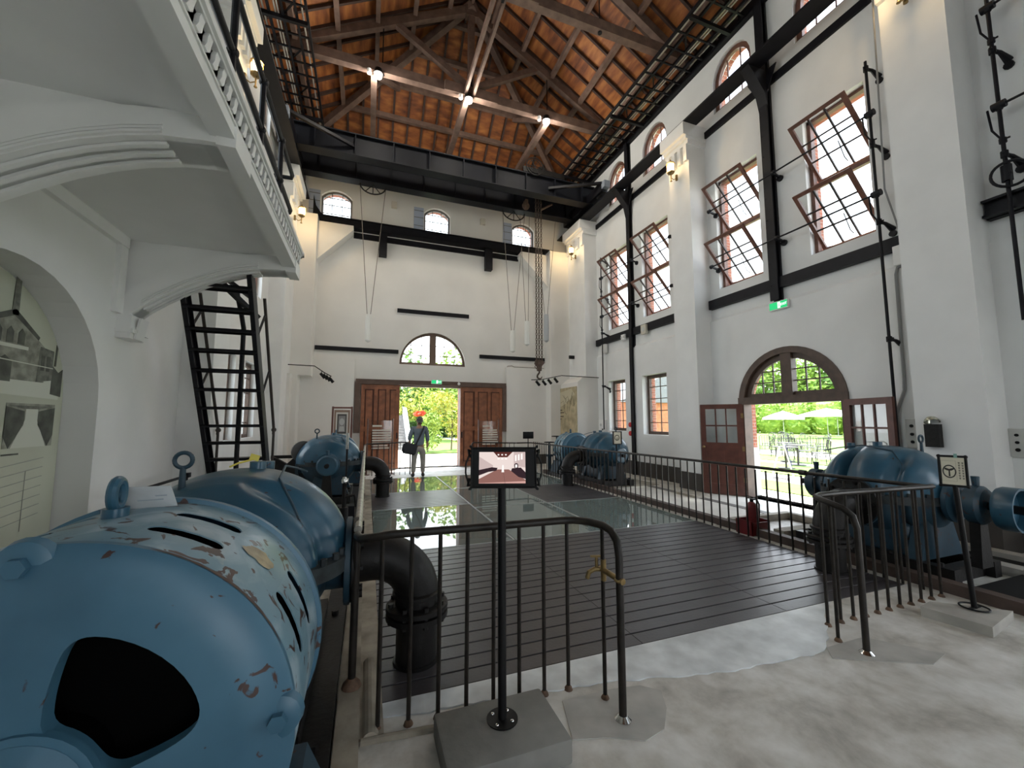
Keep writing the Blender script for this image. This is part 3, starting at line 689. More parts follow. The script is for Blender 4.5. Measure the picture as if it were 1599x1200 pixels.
# far double sliding doors
dr = setting('door_2', (2.1, YF, 0))
mb = MB(); mb.box(-.37, YF - .16, 2.78, 4.73, YF - .0, 2.92); mb.box(-.40, YF - .14, 1.2, -.22, YF, 2.85); mb.box(4.60, YF - .14, 1.2, 4.75, YF, 2.85); mb.box(-.37, YF - .17, 2.90, 4.73, YF, 2.94)
mb.box(.94, YF, 0, .985, YF + .3, 2.8); mb.box(3.075, YF, 0, 3.12, YF + .3, 2.8); mb.box(.94, YF, 2.74, 3.12, YF + .3, 2.8)
build('door_frame', mb, mat('brown_door_frame', (.11, .068, .05), .6, noise=(5, .2)), dr, smooth=False)
def slide_leaf(x0, x1, label):
    t = thing('sliding_door', label, 'door', ((x0 + x1) / 2, YF - .06, 0)); mb = MB(); y = YF - .12
    mb.box(x0, y + .035, .03, x1, y + .06, 2.77, 1); n = 3; w = (x1 - x0)
    for a in (0, .335, .645): mb.box(x0 + w * a, y, .03, x0 + w * a + .11, y + .035, 2.77); mb.box(x0 + w * a + .15, y + .015, .22, x0 + w * (a + .31) - .03, y + .035, 2.58)
    mb.box(x1 - .11, y, .03, x1, y + .02, 2.77)
    for z in (.03, 1.25, 2.62): mb.box(x0, y - .002, z, x1, y + .02, z + .15)
    build('door_panel', mb, [WOODR, mat('groove_shade_wood', (.10, .032, .016), .6)], t, smooth=False)  # recessed board in darker wood, groove shade put into its colour
    mb = MB(); xx = x1 - .06 if x0 < 1 else x0 + .06; mb.box(xx - .02, y - .012, 1.0, xx + .02, y, 1.2); mb.tube([(xx, y - .01, 1.04), (xx, y - .05, 1.06), (xx, y - .05, 1.14), (xx, y - .01, 1.16)], .008, 6); build('handle', mb, STEEL, t)
slide_leaf(-.2, 1.0, 'tall red-brown panelled sliding door standing behind the person')
slide_leaf(3.06, 4.6, 'tall red-brown panelled sliding door near the small black screen on a pole')
portal((2.03, YF + .35, 1.4), (0, -1, 0), 2.1, 2.8)
# ------------------------------------------------------------------ pumps and motors
def eye_bolt(mb, p, r, t, ax=(0, 1, 0), neck=.05):
    p = Vector(p); mb.cyl(p, p + Vector((0, 0, neck)), t * 1.8, 12, r1=t * 1.2); mb.torus(p + Vector((0, 0, neck + r - t * .3)), ax, r, t, 20, 8)
def hexbolt(mb, c, ax, r, h, mi=0): c = Vector(c); mb.cyl(c, c + Vector(ax).normalized() * h, r, 6, mi)
def pump(x, yc, s, label, elbow_label, near=True, far=True, drum=False, tagc=None, ax_z=.76):
    t = thing('pump', label, 'pump', (x, yc, 0)); Lh = .56
    def rad(u):
        u = abs(u); pts = [(0, .545), (.10, .54), (.22, .525), (.32, .49), (.41, .42), (.49, .30), (.54, .19), (.56, .15)]
        for (a, ra), (b, rb) in zip(pts, pts[1:]):
            if u <= b: k = (u - a) / (b - a); return ra + (rb - ra) * (k * k * (3 - 2 * k) if a >= .9 else k)
        return .15
    def shell(a0, a1, sc, zlo=None):
        N, K = 46, 40; vs, fs = [], []
        for i in range(N + 1):
            u = -Lh + 2 * Lh * i / N
            for k in range(K + 1):
                a = a0 + (a1 - a0) * k / K; c = abs(math.cos(a))
                c = max(0, s * math.cos(a)); cr = (.12 * math.exp(-((u - .17) / .05) ** 2) + .075 * math.exp(-((u + .30) / .05) ** 2)) * min(1, c * 1.8)
                lobe = (.05 * math.exp(-((u + .06) / .15) ** 2) + .03 * math.exp(-((u - .33) / .1) ** 2)) * c ** 2
                r = (rad(u) * (1 + .17 * max(0, -s * math.cos(a)) ** 1.5) - cr + lobe) * sc
                vs.append((x + r * math.cos(a), yc + u, ax_z + r * math.sin(a)))
        for i in range(N):
            for k in range(K): fs.append((i * (K + 1) + k, i * (K + 1) + k + 1, (i + 1) * (K + 1) + k + 1, (i + 1) * (K + 1) + k))
        return vs, fs
    mb = MB(); mb.add(*shell(0, PI, 1.0))
    for u, r, zz in ((.30, .04, .56), (.02, .045, .585)): mb.cyl((x + .04 * s, yc + u, ax_z + .40), (x + .04 * s, yc + u, ax_z + zz), r, 14)
    up_ = build('casing_upper', mb, BLUE, t, sharp=60)
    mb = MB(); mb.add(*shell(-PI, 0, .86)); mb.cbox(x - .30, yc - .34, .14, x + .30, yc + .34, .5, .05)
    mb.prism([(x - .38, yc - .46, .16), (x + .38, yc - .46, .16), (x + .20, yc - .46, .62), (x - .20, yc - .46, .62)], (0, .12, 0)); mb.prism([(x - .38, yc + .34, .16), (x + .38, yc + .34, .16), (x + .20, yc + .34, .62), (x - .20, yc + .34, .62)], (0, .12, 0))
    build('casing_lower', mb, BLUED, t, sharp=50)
    out = [(x + (rad(u) + .06) * sx, yc + u) for sx, us in ((1, [i * .043 - .56 for i in range(27)]), (-1, [.56 - i * .043 for i in range(27)])) for u in us]
    mb = MB(); mb.prism([(a, b, ax_z - .045) for a, b in out], (0, 0, .085))
    for i in range(0, len(out), 2): hexbolt(mb, (x + (out[i][0] - x) * .945, out[i][1], ax_z + .04), (0, 0, 1), .019, .035)
    build('split_flange', mb, mat('grimy_flange_iron', (.022, .030, .034), .6, noise=(16, .5)), t, sharp=30)
    mb = MB(); zn = .70
    mb.lathe([(.19, 0), (.165, .18), (.165, .285), (.255, .286), (.265, .291), (.265, .32), (.255, .325)], (x + s * .28, yc, zn), (s, 0, 0), 28)
    build('discharge_nozzle', mb, BLUED, t)
    mb = MB(); mb.lathe([(.2, 0), (.18, .28), (.27, .281), (.27, .33)], (x - s * .28, yc, zn), (-s, 0, 0), 24); build('suction_nozzle', mb, BLUED, t)
    for e, on in ((-1, near), (1, far)):
        y0 = yc + e * .50; mb = MB()
        mb.lathe([(.17, 0), (.17, .06), (.21, .07), (.21, .11), (.13, .13), (.13, .20), (.185, .21), (.19, .30), (.16, .33), (.05, .335)], (x, y0, ax_z), (0, e, 0), 28)
        mb.cyl((x, y0 + e * .26, ax_z + .15), (x, y0 + e * .26, ax_z + .28), .025, 10, r1=.032); build('bearing_housing', mb, BLUED if drum else BLUE, t)
        mb = MB(); mb.prism([(x - .10, y0 + e * .21, .16), (x + .10, y0 + e * .21, .16), (x + .06, y0 + e * .21, ax_z - .1), (x - .06, y0 + e * .21, ax_z - .1)], (0, e * .08, 0)); build('bearing_pedestal', mb, IRON, t, smooth=False)
        mb = MB(); mb.cyl((x, y0 + e * .3, ax_z), (x, y0 + e * (.45 if not drum or e > 0 else .60), ax_z), .04, 14)
        build('shaft', mb, IRON, t)
    mb = MB(); eye_bolt(mb, (x - s * .25, yc - .25, ax_z + .40), .040, .011, (0, 1, 0), .19); build('eye_bolt', mb, BLUED, t)
    mb = MB(); mb.tube([(x + .36 * s, yc - .34, ax_z + .22), (x + .30 * s, yc - .33, ax_z + .36), (x + .20 * s, yc - .2, ax_z + .50), (x + .18 * s, yc + .1, ax_z + .545), (x + .22 * s, yc + .34, ax_z + .50), (x + .26 * s, yc + .48, ax_z + .46)], .007, 6); build('drain_tube', mb, BLUED, t)
    mb = MB(); mb.box(x - .42, yc - .72, .0, x - .30, yc + .80, .16); mb.box(x + .30, yc - .72, .0, x + .42, yc + .80, .16)
    for k in (-.6, 0, .6): mb.box(x - .3, yc + k - .05, 0, x + .3, yc + k + .05, .14)
    for k in (-.6, -.2, .2, .6):
        for a in (-.36, .36): hexbolt(mb, (x + a, yc + k, .16), (0, 0, 1), .022, .03)
    build('base_frame', mb, IRON, t, smooth=False)
    # discharge elbow
    el = MB(); xe = x + s * 1.03; rb = .29; x0 = x + s * .60; r = .145
    path = [(x0, yc, zn), (xe - s * rb, yc, zn)] + [(xe - s * rb + s * rb * math.sin(a), yc, zn - rb + rb * math.cos(a)) for a in [PI / 2 * i / 12 for i in range(1, 13)]] + [(xe, yc, .33)]
    el.tube(path, r, 28); el.lathe([(.25, 0), (.26, .006), (.26, .035), (.25, .04)], (x + s * .605, yc, zn), (s, 0, 0), 28); el.lathe([(r, 0), (.165, .01), (.165, .03), (r, .04)], (xe, yc, .42), (0, 0, 1), 24)
    e = build('discharge_elbow', el, IRON, t); 
    mb = MB(); mb.lathe([(.195, 0), (.205, .006), (.205, .034), (.195, .04), (r, .045)], (xe, yc, .33), (0, 0, 1), 32); mb.lathe([(.205, 0), (.205, .034), (r, .04)], (xe, yc, .285), (0, 0, 1), 32)
    for i in range(8):
        a = 2 * PI * i / 8 + .2; p = (xe + .178 * math.cos(a), yc + .178 * math.sin(a), .265); hexbolt(mb, p, (0, 0, 1), .018, .13)
    build('pipe_flange', mb, IRON, e)
    mb = MB(); mb.cyl((xe, yc, -.3), (xe, yc, .3), .135, 28); mb.lathe([(.15, 0), (.15, .02)], (xe, yc, -.002), (0, 0, 1), 28); build('down_pipe', mb, IRON, e)
    for i in range(10):
        a = 2 * PI * i / 10; mb = MB(); hexbolt(mb, (x + s * .645, yc + .215 * math.cos(a), zn + .215 * math.sin(a)), (s, 0, 0), .018, .03); build('flange_bolt', mb, IRON, e)
    if tagc:
        mb = MB(); mb.obox((x + .02, yc + .02, ax_z + .61), (.05, .012, .035), Matrix.Rotation(.3, 3, 'Y')); mb.tube([(x + .02, yc + .02, ax_z + .6), (x - .06, yc + .0, ax_z + .58), (x - .1, yc - .02, ax_z + .56)], .006, 6); o = build('tag', mb, tagc, t); o['label'] = 'small yellow tag'
    if drum:
        mb = MB(); o = (x, yc - 1.13, ax_z)
        mb.lathe([(.05, -.27), (.07, -.25), (.19, -.22), (.205, -.19), (.205, -.07), (.185, -.07), (.185, -.16), (.05, -.15)], o, (0, -1, 0), 32, cap=False); build('drum', mb, BLUE, t)
    return t
YTAG = mat('yellow_tag', (.75, .65, .12), .5)
pump(-.67, 2.90, 1, 'blue split-case pump with yellow tag, directly behind the motor with slotted band', None, tagc=YTAG)
pump(-.67, 9.07, 1, 'blue pump behind the grey hand rail, beside the iron stair', None)
pump(5.77, 3.03, -1, 'blue pump with hollow drum on its shaft, beside the steering wheel sign', None, drum=True)
pump(5.77, 9.07, -1, 'small blue pump beyond the railing by the low wall windows', None)

def weld(o):
    b = bmesh.new(); b.from_mesh(o.data); bmesh.ops.remove_doubles(b, verts=b.verts, dist=1e-5); bmesh.ops.recalc_face_normals(b, faces=b.faces); b.to_mesh(o.data); b.free()
def motor(x, y0, y1, zc, Rm, e, label, plaque=False):
    """e: direction of the open end shield along Y"""
    t = thing('electric_motor', label, 'electric motor', (x, (y0 + y1) / 2, 0)); n = 72
    ya, yb = (y0, y1) if e < 0 else (y1, y0)                           # ya: open end
    d = Vector((0, -e, 0))                                             # from open end inwards
    L = abs(y1 - y0); o = Vector((x, ya, zc))
    def at(r, a, h): return Vector((x + r * math.cos(a), ya - e * h, zc + r * math.sin(a)))
    # slotted band
    mb = MB(); mb.lathe([(Rm - .004, 0), (Rm - .001, 0), (Rm, .004), (Rm, L - .004), (Rm - .001, L), (Rm - .004, L), (Rm - .004, 0)], o, d, n, cap=False)
    band = build('slotted_band', mb, BLUEB, t); weld(band)
    cut = MB()
    for k in range(8):
        am = R(22.8 + 44.5 * k)
        for h in (.145, .325):
            aw = R(8.3); hw = .027; P = []
            for i in range(9): q = -PI / 2 + PI * i / 8; P.append((am + aw + hw / Rm * math.cos(q) * .9, h + hw * math.sin(q)))
            for i in range(9): q = PI / 2 + PI * i / 8; P.append((am - aw + hw / Rm * math.cos(q) * .9, h + hw * math.sin(q)))
            m_ = len(P); vs = [at(Rm + .05, a, hh) for a, hh in P] + [at(Rm - .08, a, hh) for a, hh in P]
            cut.add(vs, [tuple(range(m_)), tuple(range(m_, 2 * m_))[::-1]] + [(i, m_ + i, m_ + (i + 1) % m_, (i + 1) % m_) for i in range(m_)])
    def cutter(target, cmb):
        c = build('cut', cmb, DARK)
        def md(ob):
            b = ob.modifiers.new('b', 'BOOLEAN'); b.operation = 'DIFFERENCE'; b.object = c; b.solver = 'EXACT'
        bake(target, md); me = c.data; bpy.data.objects.remove(c); bpy.data.meshes.remove(me)
        target.data.polygons.foreach_set('use_smooth', [True] * len(target.data.polygons)); target.data.set_sharp_from_angle(angle=R(32))
    cutter(band, cut)
    # end shield with four windows
    mb = MB(); mb.lathe([(Rm, 0), (Rm, -.02), (Rm - .035, -.05), (.40, -.065), (.2, -.085), (.0, -.09), (.0, -.05), (.2, -.045), (.4, -.03), (.47, 0), (Rm, 0)], o, d, n, cap=False)
    bmw = bmesh.new(); 
    sh = build('end_shield', mb, BLUEM, t, sharp=45); bmw.from_mesh(sh.data); bmesh.ops.remove_doubles(bmw, verts=bmw.verts, dist=1e-5); bmesh.ops.recalc_face_normals(bmw, faces=bmw.faces); bmw.to_mesh(sh.data); bmw.free()
    cut = MB()
    for k in range(4):
        P = [(.142, 74), (.20, 79), (.29, 79.5), (.325, 77), (.34, 71), (.345, 50), (.345, 26), (.335, 17), (.30, 12), (.20, 9), (.165, 10), (.142, 20), (.14, 48)]
        Q = []
        for i in range(len(P)):                                       # soften the outline
            a, b = P[i], P[(i + 1) % len(P)]; Q += [(a[0] * .75 + b[0] * .25, a[1] * .75 + b[1] * .25), (a[0] * .25 + b[0] * .75, a[1] * .25 + b[1] * .75)]
        Q2 = []
        for i in range(len(Q)): a, b = Q[i], Q[(i + 1) % len(Q)]; Q2 += [(a[0] * .75 + b[0] * .25, a[1] * .75 + b[1] * .25), (a[0] * .25 + b[0] * .75, a[1] * .25 + b[1] * .75)]
        Q = Q2
        m_ = len(Q); vs = [at(r, R(a + 90 * k), -.2) for r, a in Q] + [at(r, R(a + 90 * k), .1) for r, a in Q]
        cut.add(vs, [tuple(range(m_)), tuple(range(m_, 2 * m_))[::-1]] + [(i, m_ + i, m_ + (i + 1) % m_, (i + 1) % m_) for i in range(m_)])
    cutter(sh, cut)
    mb = MB(); mb.lathe([(.135, -.05), (.135, -.10), (.11, -.12), (.11, -.20), (.10, -.215), (.0, -.22)], o, d, 32); mb.lathe([(.15, -.075), (.15, -.095), (.13, -.1)], o, d, 32); build('hub_cover', mb, BLUEM, t)
    for k in range(4):
        a = R(95 + 90 * k); mb = MB(); c = at(Rm - .035, a, -.02); mb.lathe([(.058, 0), (.052, -.022), (.036, -.03)], c, d, 18); hexbolt(mb, at(Rm - .035, a, -.048), -d, .022, .02); build('shield_bolt', mb, BLUEM, t, sharp=30)
    mb = MB(); mb.torus(at(0, 0, -.004), d, Rm - .006, .0055, n, 6); build('rim_seam', mb, mat('rusty_seam', (.055, .03, .022), .7, noise=(11, .5), col2=(.11, .2, .26)), t)
    if plaque:
        mb = MB(); rnd = random.Random(8); P = [(52 - 13 * .5 + 6.8 * math.cos(q) * rnd.uniform(.8, 1.15), .235 + .045 * math.sin(q) * rnd.uniform(.75, 1.2)) for q in [2 * PI * i / 22 for i in range(22)]]
        mb.poly([at(Rm + .0022, R(a), h) for a, h in P]); o_ = build('bare_patch', mb, mat('tan_bare_metal', (.33, .27, .17), .45, noise=(18, .35)), t, smooth=False); o_['label'] = 'bare tan patch where the paint has peeled'
    if plaque:
        mb = MB(); rnd = random.Random(3); K = 26; P0, P1 = [], []
        for i in range(K + 1):
            a = R(70 - 46 * i / K); w_ = .011 * max(0, math.sin(PI * i / K)) ** .5 * rnd.uniform(.5, 1.1) + .001; P0.append(at(Rm + .0012, a, -.013 - w_ * .5)); P1.append(at(Rm + .0012, a, -.013 + w_ * .8))
        mb.add(P0 + P1, [(i, i + 1, K + 2 + i, K + 1 + i) for i in range(K)]); o_ = build('rust_streak', mb, mat('brown_rust_streak', (.085, .05, .04), .7, noise=(22, .4)), t, smooth=False); o_['label'] = 'brown rust streak along the rim'
    # rims, far bell, core
    mb = MB(); mb.lathe([(Rm, L - .02), (Rm + .014, L - .015), (Rm + .014, L + .01), (Rm - .01, L + .02), (.40, L + .10), (.2, L + .14), (.1, L + .15)], o, d, n, cap=False); build('rear_bell', mb, BLUEM, t)
    mb = MB(); mb.lathe([(.001, .015), (.42, .015), (Rm - .06, .03), (Rm - .06, L - .03), (.001, L - .03)], o, d, 48, cap=False); mb.lathe([(.13, -.04), (.13, .02)], o, d, 20)
    for k in range(24): a = 2 * PI * k / 24; mb.tube([at(.30, a, .03), at(.34, a + .05, -.005), at(.41, a + .09, .03)], .013, 6)
    build('winding_shade_core', mb, DARK, t)  # near-black core and coils, shade behind the slots put into their colour
    mb = MB(); mb.cyl(o + d * (L + .1), o + d * (L + .42), .045, 16); mb.cyl(o + d * (L + .16), o + d * (L + .32), .13, 24); build('coupling', mb, BLUED, t)
    for sx in (-1, 1):
        mb = MB(); mb.prism([(x + sx * .30, y0 + .03, .10), (x + sx * .62, y0 + .03, .10), (x + sx * .62, y0 + .03, .16), (x + sx * .50, y0 + .03, .42), (x + sx * .30, y0 + .03, .42)], (0, L - .06, 0)); build('foot', mb, BLUED, t, smooth=False)
    mb = MB(); mb.box(x - .66, y0 - .25, 0, x - .40, y1 + .1, .10); mb.box(x + .40, y0 - .25, 0, x + .64, y1 + .1, .10)
    for k in (.0, .5):
        for sx in (-.57, .57): hexbolt(mb, (x + sx, y0 + .05 + k * (L - .1) * 2, .16), (0, 0, 1), .03, .04)
    build('base_frame', mb, IRON, t, smooth=False)
    mb = MB(); yq = (y0 + y1) / 2 + .03; p = Vector((x - .03, yq, zc + Rm - .01)); mb.cyl(p, p + Vector((0, 0, .035)), .032, 14); 
    pts = [p + Vector((math.cos(a) * .018 if False else 0, math.cos(a) * .030, .075 + math.sin(a) * .040)) for a in [2 * PI * i / 20 for i in range(20)]]
    Mx = Matrix.Rotation(R(2), 3, 'Z'); mb.tube([p + Mx @ (q - p) for q in pts], .0145, 10, closed=True); build('eye_bolt', mb, BLUE, t)
    if plaque:
        pm = mat('worn_white_plaque', (.50, .52, .53), .35, noise=(9, .15)); mb = MB(); z0 = zc + Rm
        a = Vector((x - .085, yq + .10, z0 - .0)); b = Vector((x + .075, yq + .13, z0 - .002)); u = Vector((0, -.03, .075))
        mb.prism([a, b, b + u * .95 + Vector((-.012, 0, 0)), a + u + Vector((.04, 0, 0))], (0, .004, 0)); mb.prism([a + Vector((0, .004, 0)), a + u + Vector((.04, .004, 0)), a + Vector((.0, .10, -.01))], (.004, 0, 0))
        pl = build('plaque', mb, pm, t, smooth=False); pl['label'] = 'bent pale metal plaque'
        mb = MB(); fx = u.normalized(); ax_ = (b - a).normalized()
        for r_, (s0, s1) in enumerate([(.065, .09), (.1, .14), (.065, .13)]):
            c = a + ax_ * s0 + fx * (.055 - .014 * r_) - Vector((0, .0018, 0)); mb.prism([c, c + ax_ * (s1 - s0), c + ax_ * (s1 - s0) + fx * .005, c + fx * .005], (0, -.001, 0))
        build('plaque_lettering', mb, mat('faded_grey_ink', (.34, .38, .42), .5), pl, smooth=False)
    return t
motor(-.67, 1.28, 1.78, .797, .517, -1, 'large peeling blue motor with slotted band, black openings and eye bolt', plaque=True)
motor(-.67, 10.45, 10.95, .76, .50, 1, 'blue motor partly hidden behind the pump beside the iron stair')
motor(5.77, 10.45, 10.98, .76, .47, 1, 'round blue motor in front of the wall map')

# bed channels and kerbs of the pump rows
mb = MB(); mb.box(-.26, .2, 0, -.115, 11.6, .07)
for y in (1.2, 1.75, 2.2, 3.6): hexbolt(mb, (-.19, y, .07), (0, 0, 1), .025, .03)
struct('trim_bed_channel_left', mb, IRON, smooth=False)
mb = MB(); mb.box(5.12, .4, 0, 5.24, 11.4, .10); struct('trim_bed_channel_right', mb, mat('rusty_brown_channel', (.075, .05, .04), .7, noise=(6, .3)), smooth=False)
mb = MB(); mb.box(6.28, -2, 0, 6.46, 4.2, .09); mb.box(6.88, -2, .0, 7.06, 4.2, .09); struct('trim_plinth_strip', mb, CONCL, smooth=False)
mb = MB(); mb.box(5.30, -2, 0, 6.27, 2.2, .05); mb.box(6.47, -2, 0, 6.87, 4.2, .035); struct('trim_bed_black', mb, mat('matt_black_bed', (.007, .007, .007), .8, spec=.2), smooth=False)  # flat near-black sheets between and beside the plinth strips
mb = MB(); mb.box(5.24, 8.3, 0, 6.9, 11.6, .012); mb.box(6.4, 6.6, 0, 6.75, 7.2, .05); mb.box(5.3, 3.95, 0, 6.6, 4.1, .12); mb.box(5.3, 4.75, 0, 6.6, 4.86, .10); mb.box(6.5, 4.1, 0, 6.6, 4.75, .1)
struct('trim_low_kerbs', mb, mat('stained_kerb', (.33, .30, .25), .8, noise=(5, .3)), smooth=False)
mb = MB(); mb.box(5.1, 4.9, 0, 7.5, 8.2, .006); struct('floor_side_aisle', mb, mat('pale_aisle_floor', (.60, .58, .53), .5, noise=(2, .12)), smooth=False)  # thin paler sheet over the side aisle floor
mb = MB(); mb.box(6.45, 4.3, .006, 6.62, 8.2, .012); struct('floor_side_channel_cover', mb, mat('dark_channel_cover', (.12, .11, .10), .6), smooth=False)

# ------------------------------------------------------------------ overhead travelling crane
cr = thing('overhead_crane', 'black travelling crane bridge spanning the hall under the roof, with chain and hook', 'crane', (2.45, 12.3, 9.1))
for y in (11.75, 12.95):
    mb = MB(); ibeam(mb, (-2.3, y, 9.1), (7.28, y, 9.1), .34, .68, .035)
    for k in range(9):
        xx = -1.6 + k * 1.05; mb.box(xx - .012, y - .15, 9.14, xx + .012, y + .15, 9.74)
    build('girder', mb, mat('blue_black_girder', (.006, .007, .011), .6, noise=(2, .3), spec=.25), cr, smooth=False)
for xx in (-2.18, 7.14):
    mb = MB(); mb.cbox(xx - .13, 10.8, 9.12, xx + .13, 13.5, 9.46, .02); mb.beam((xx, 10.75, 9.4), (xx + (1.6 if xx < 0 else -1.6), 11.7, 9.42), .08, .08); build('end_carriage', mb, STEEL, cr)
    for y in (11.1, 13.2):
        mb = MB(); mb.lathe([(.13, -.05), (.16, -.045), (.16, -.03), (.13, -.025), (.13, .05)], (xx, y, 9.21), (1, 0, 0), 24); build('wheel', mb, IRON, cr)
    mb = MB(); mb.box(xx - .11, 10.62, 9.2, xx + .11, 10.8, 9.42); 
    for dx in (-.06, .06):
        for dz in (9.26, 9.36): mb.sphere((xx + dx, 10.615, dz), .014, 6, 4)
    build('buffer_plate', mb, mat('grey_blue_plate', (.30, .33, .38), .5), cr)
tr = MB(); tx = 5.35
tr.box(tx - .75, 11.62, 9.80, tx + .75, 11.74, 9.98); tr.box(tx - .75, 12.96, 9.80, tx + .75, 13.08, 9.98); tr.box(tx - .72, 11.7, 9.86, tx - .62, 13.0, 9.96); tr.box(tx + .62, 11.7, 9.86, tx + .72, 13.0, 9.96)
tr.cyl((tx, 11.8, 10.05), (tx, 12.95, 10.05), .17, 24); tr.cbox(tx + .2, 12.0, 9.95, tx + .6, 12.5, 10.28, .03); tr.torus((tx - .35, 11.6, 10.02), (0, 1, 0), .30, .02, 28, 6); tr.torus((tx - .35, 11.6, 10.02), (0, 1, 0), .22, .012, 28, 6)
for k in range(6): a = PI * k / 3; tr.tube([(tx - .35, 11.6, 10.02), (tx - .35 + .3 * math.cos(a), 11.6, 10.02 + .3 * math.sin(a))], .012, 6)
for a in (-.6, .6):
    for y in (11.75, 12.95): tr.cyl((tx + a, y - .06, 9.85), (tx + a, y + .06, 9.85), .09, 18)
build('trolley', tr, IRON, cr)
mb = MB(); mb.lathe([(.13, -.03), (.11, 0), (.13, .03)], (4.95, 12.3, 9.0), (0, 1, 0), 20); mb.box(4.9, 12.2, 9.0, 5.0, 12.4, 9.2); mb.beam((5.55, 12.35, 9.0), (5.95, 12.3, 9.25), .05, .05); build('guide_pulley', mb, mat('rust_brown_pulley', (.10, .06, .04), .6, noise=(8, .4)), cr)
hx, hy = 5.42, 12.3
def chain(mb, x, y, z0, z1, p, r, t):
    k = 0; z = z0
    while z < z1:
        a = (1, 0, 0) if k % 2 else (0, 1, 0); x_, y_, d = frame_of(a); c = Vector((x, y, z))
        mb.tube([c + Vector((0, 0, p * .62 * math.sin(q))) + (Vector((0, 1, 0)) if k % 2 else Vector((1, 0, 0))) * r * math.cos(q) for q in [2 * PI * i / 8 for i in range(8)]], t, 5, closed=True); z += p; k += 1
RCH = mat('rusty_chain', (.10, .072, .055), .6, .3, noise=(20, .4))
for dx in (-.095, .0, .10):
    mb = MB(); chain(mb, hx + dx, hy, 3.62, 9.9, .09, .028, .012); build('lifting_chain', mb, RCH, cr)
hk = MB()
hk.prism([(hx - .13, hy - .06, 3.62), (hx + .12, hy - .06, 3.62), (hx + .16, hy - .06, 3.52), (hx + .07, hy - .06, 3.42), (hx + .06, hy - .06, 3.26), (hx - .06, hy - .06, 3.26), (hx - .08, hy - .06, 3.42), (hx - .16, hy - .06, 3.50)], (0, .12, 0))
hk.cyl((hx - .02, hy - .09, 3.52), (hx - .02, hy + .09, 3.52), .085, 20); hk.tube([(hx - .08, hy, 3.50), (hx - .17, hy, 3.40), (hx - .10, hy, 3.33)], .014, 6); hk.prism([(hx + .08, hy - .03, 3.60), (hx + .21, hy - .03, 3.55), (hx + .08, hy - .03, 3.47)], (0, .06, 0))
blk = build('hook_block', hk, mat('rusty_hook_block', (.095, .058, .042), .6, noise=(9, .4)), cr)
mb = MB(); path = [(hx, hy, 3.28), (hx, hy, 3.18)] + [(hx + .005 + .088 * math.sin(a), hy, 3.075 + .088 * math.cos(a)) for a in [R(d_) for d_ in range(0, 271, 18)]]
path = [(hx, hy, 3.30), (hx, hy, 3.20), (hx - .03, hy, 3.17)] + [(hx + .01 + .085 * math.cos(a), hy, 3.08 + .085 * math.sin(a)) for a in [R(120 + i * 17) for i in range(15)]]
mb.tube(path, [.030, .030, .030] + [.030 - max(0, i - 8) * .0028 for i in range(15)], 10); build('hook', mb, RCH, blk)
# hand-chain wheels under the far girder and the sleeves that gather their chains
def chain_wheel(x0, x1, sleeve, label, zt, zb, g, wheel=True, grey=False):
    xc = (x0 + x1) / 2; rw = abs(x1 - x0) / 2; y = 12.95
    if wheel:
        mb = MB(); mb.tube([(xc + rw * math.cos(a), y, 9.10 - .02 + rw * .75 * math.sin(a)) for a in [PI + PI * i / 16 for i in range(17)]], .022, 8)
        for a in (.3, .5, .7): mb.tube([(xc, y, 9.1), (xc + rw * math.cos(PI + PI * a), y, 9.08 + rw * .75 * math.sin(PI + PI * a))], .014, 6)
        build('chain_wheel', mb, IRON, cr)
    t = thing('chain_sleeve', label, 'hanging chain sleeve', (sleeve, y, zb), g)
    for xx, k in ((x0, -1), (x1, 1)):
        mb = MB(); mb.tube([(xx, y, 9.02), (sleeve + k * .05, y, zt)], .010, 6); build('hand_chain', mb, mat('dull_grey_chain', (.17, .15, .13), .6), t)
    mb = MB(); h = zt - zb; wd = .095
    mb.lathe([(.03, h + .02), (wd * .9, h), (wd, h * .85), (wd * 1.02, h * .4), (wd * .96, h * .06), (.02, 0)], (sleeve, y, zb), (0, 0, 1), 10); build('sleeve', mb, mat('grey_white_sleeve' if grey else 'translucent_white_sleeve', (.42, .45, .47) if grey else (.74, .74, .70), .4), t, sharp=20)
chain_wheel(-.43, .34, -.045, 'white sleeve on two long chains hanging well to one side of the arched window', 4.87, 4.0, None)
chain_wheel(4.32, 5.16, 4.70, 'white sleeve on two chains, lowest of three beside the crane hook', 4.72, 3.95, None)
chain_wheel(4.98, 5.34, 5.24, 'white sleeve hanging between the lowest sleeve and the rusty crane chain', 5.1, 4.22, None, False)
chain_wheel(5.55, 6.40, 5.99, 'pale grey sleeve hanging on the wall side of the crane chain', 5.41, 4.4, None, False, True)
# ------------------------------------------------------------------ railings
def bal(t, x, y, z1, r=.012, m=RAILM, z0=0, foot=True):
    mb = MB(); mb.cyl((x, y, z0), (x, y, z1), r, 8)
    if foot: mb.lathe([(.026, 0), (.022, .012), (.016, .02), (r, .026)], (x, y, z0), (0, 0, 1), 10, 1)
    return build('baluster', mb, [m, RUST], t)
ra = thing('railing', 'dark pipe railing with bent end post and brass tap, behind the phone stand', 'railing', (.65, 2.3, 0))
mb = MB(); P = [(-.03, 2.66, .91), (-.03, 2.56, .93), (-.01, 2.40, .955), (.06, 2.33, .975), (.14, 2.32, .985), (.7, 2.295, .985), (1.14, 2.28, .985), (1.22, 2.265, .985), (1.29, 2.20, .985), (1.335, 2.11, .980), (1.345, 2.04, .965), (1.345, 1.985, .92), (1.342, 1.965, .84), (1.341, 1.961, .0)]
mb.tube(P, [.0225] * 12 + [.021, .021], 14); build('rail', mb, RAILM, ra)
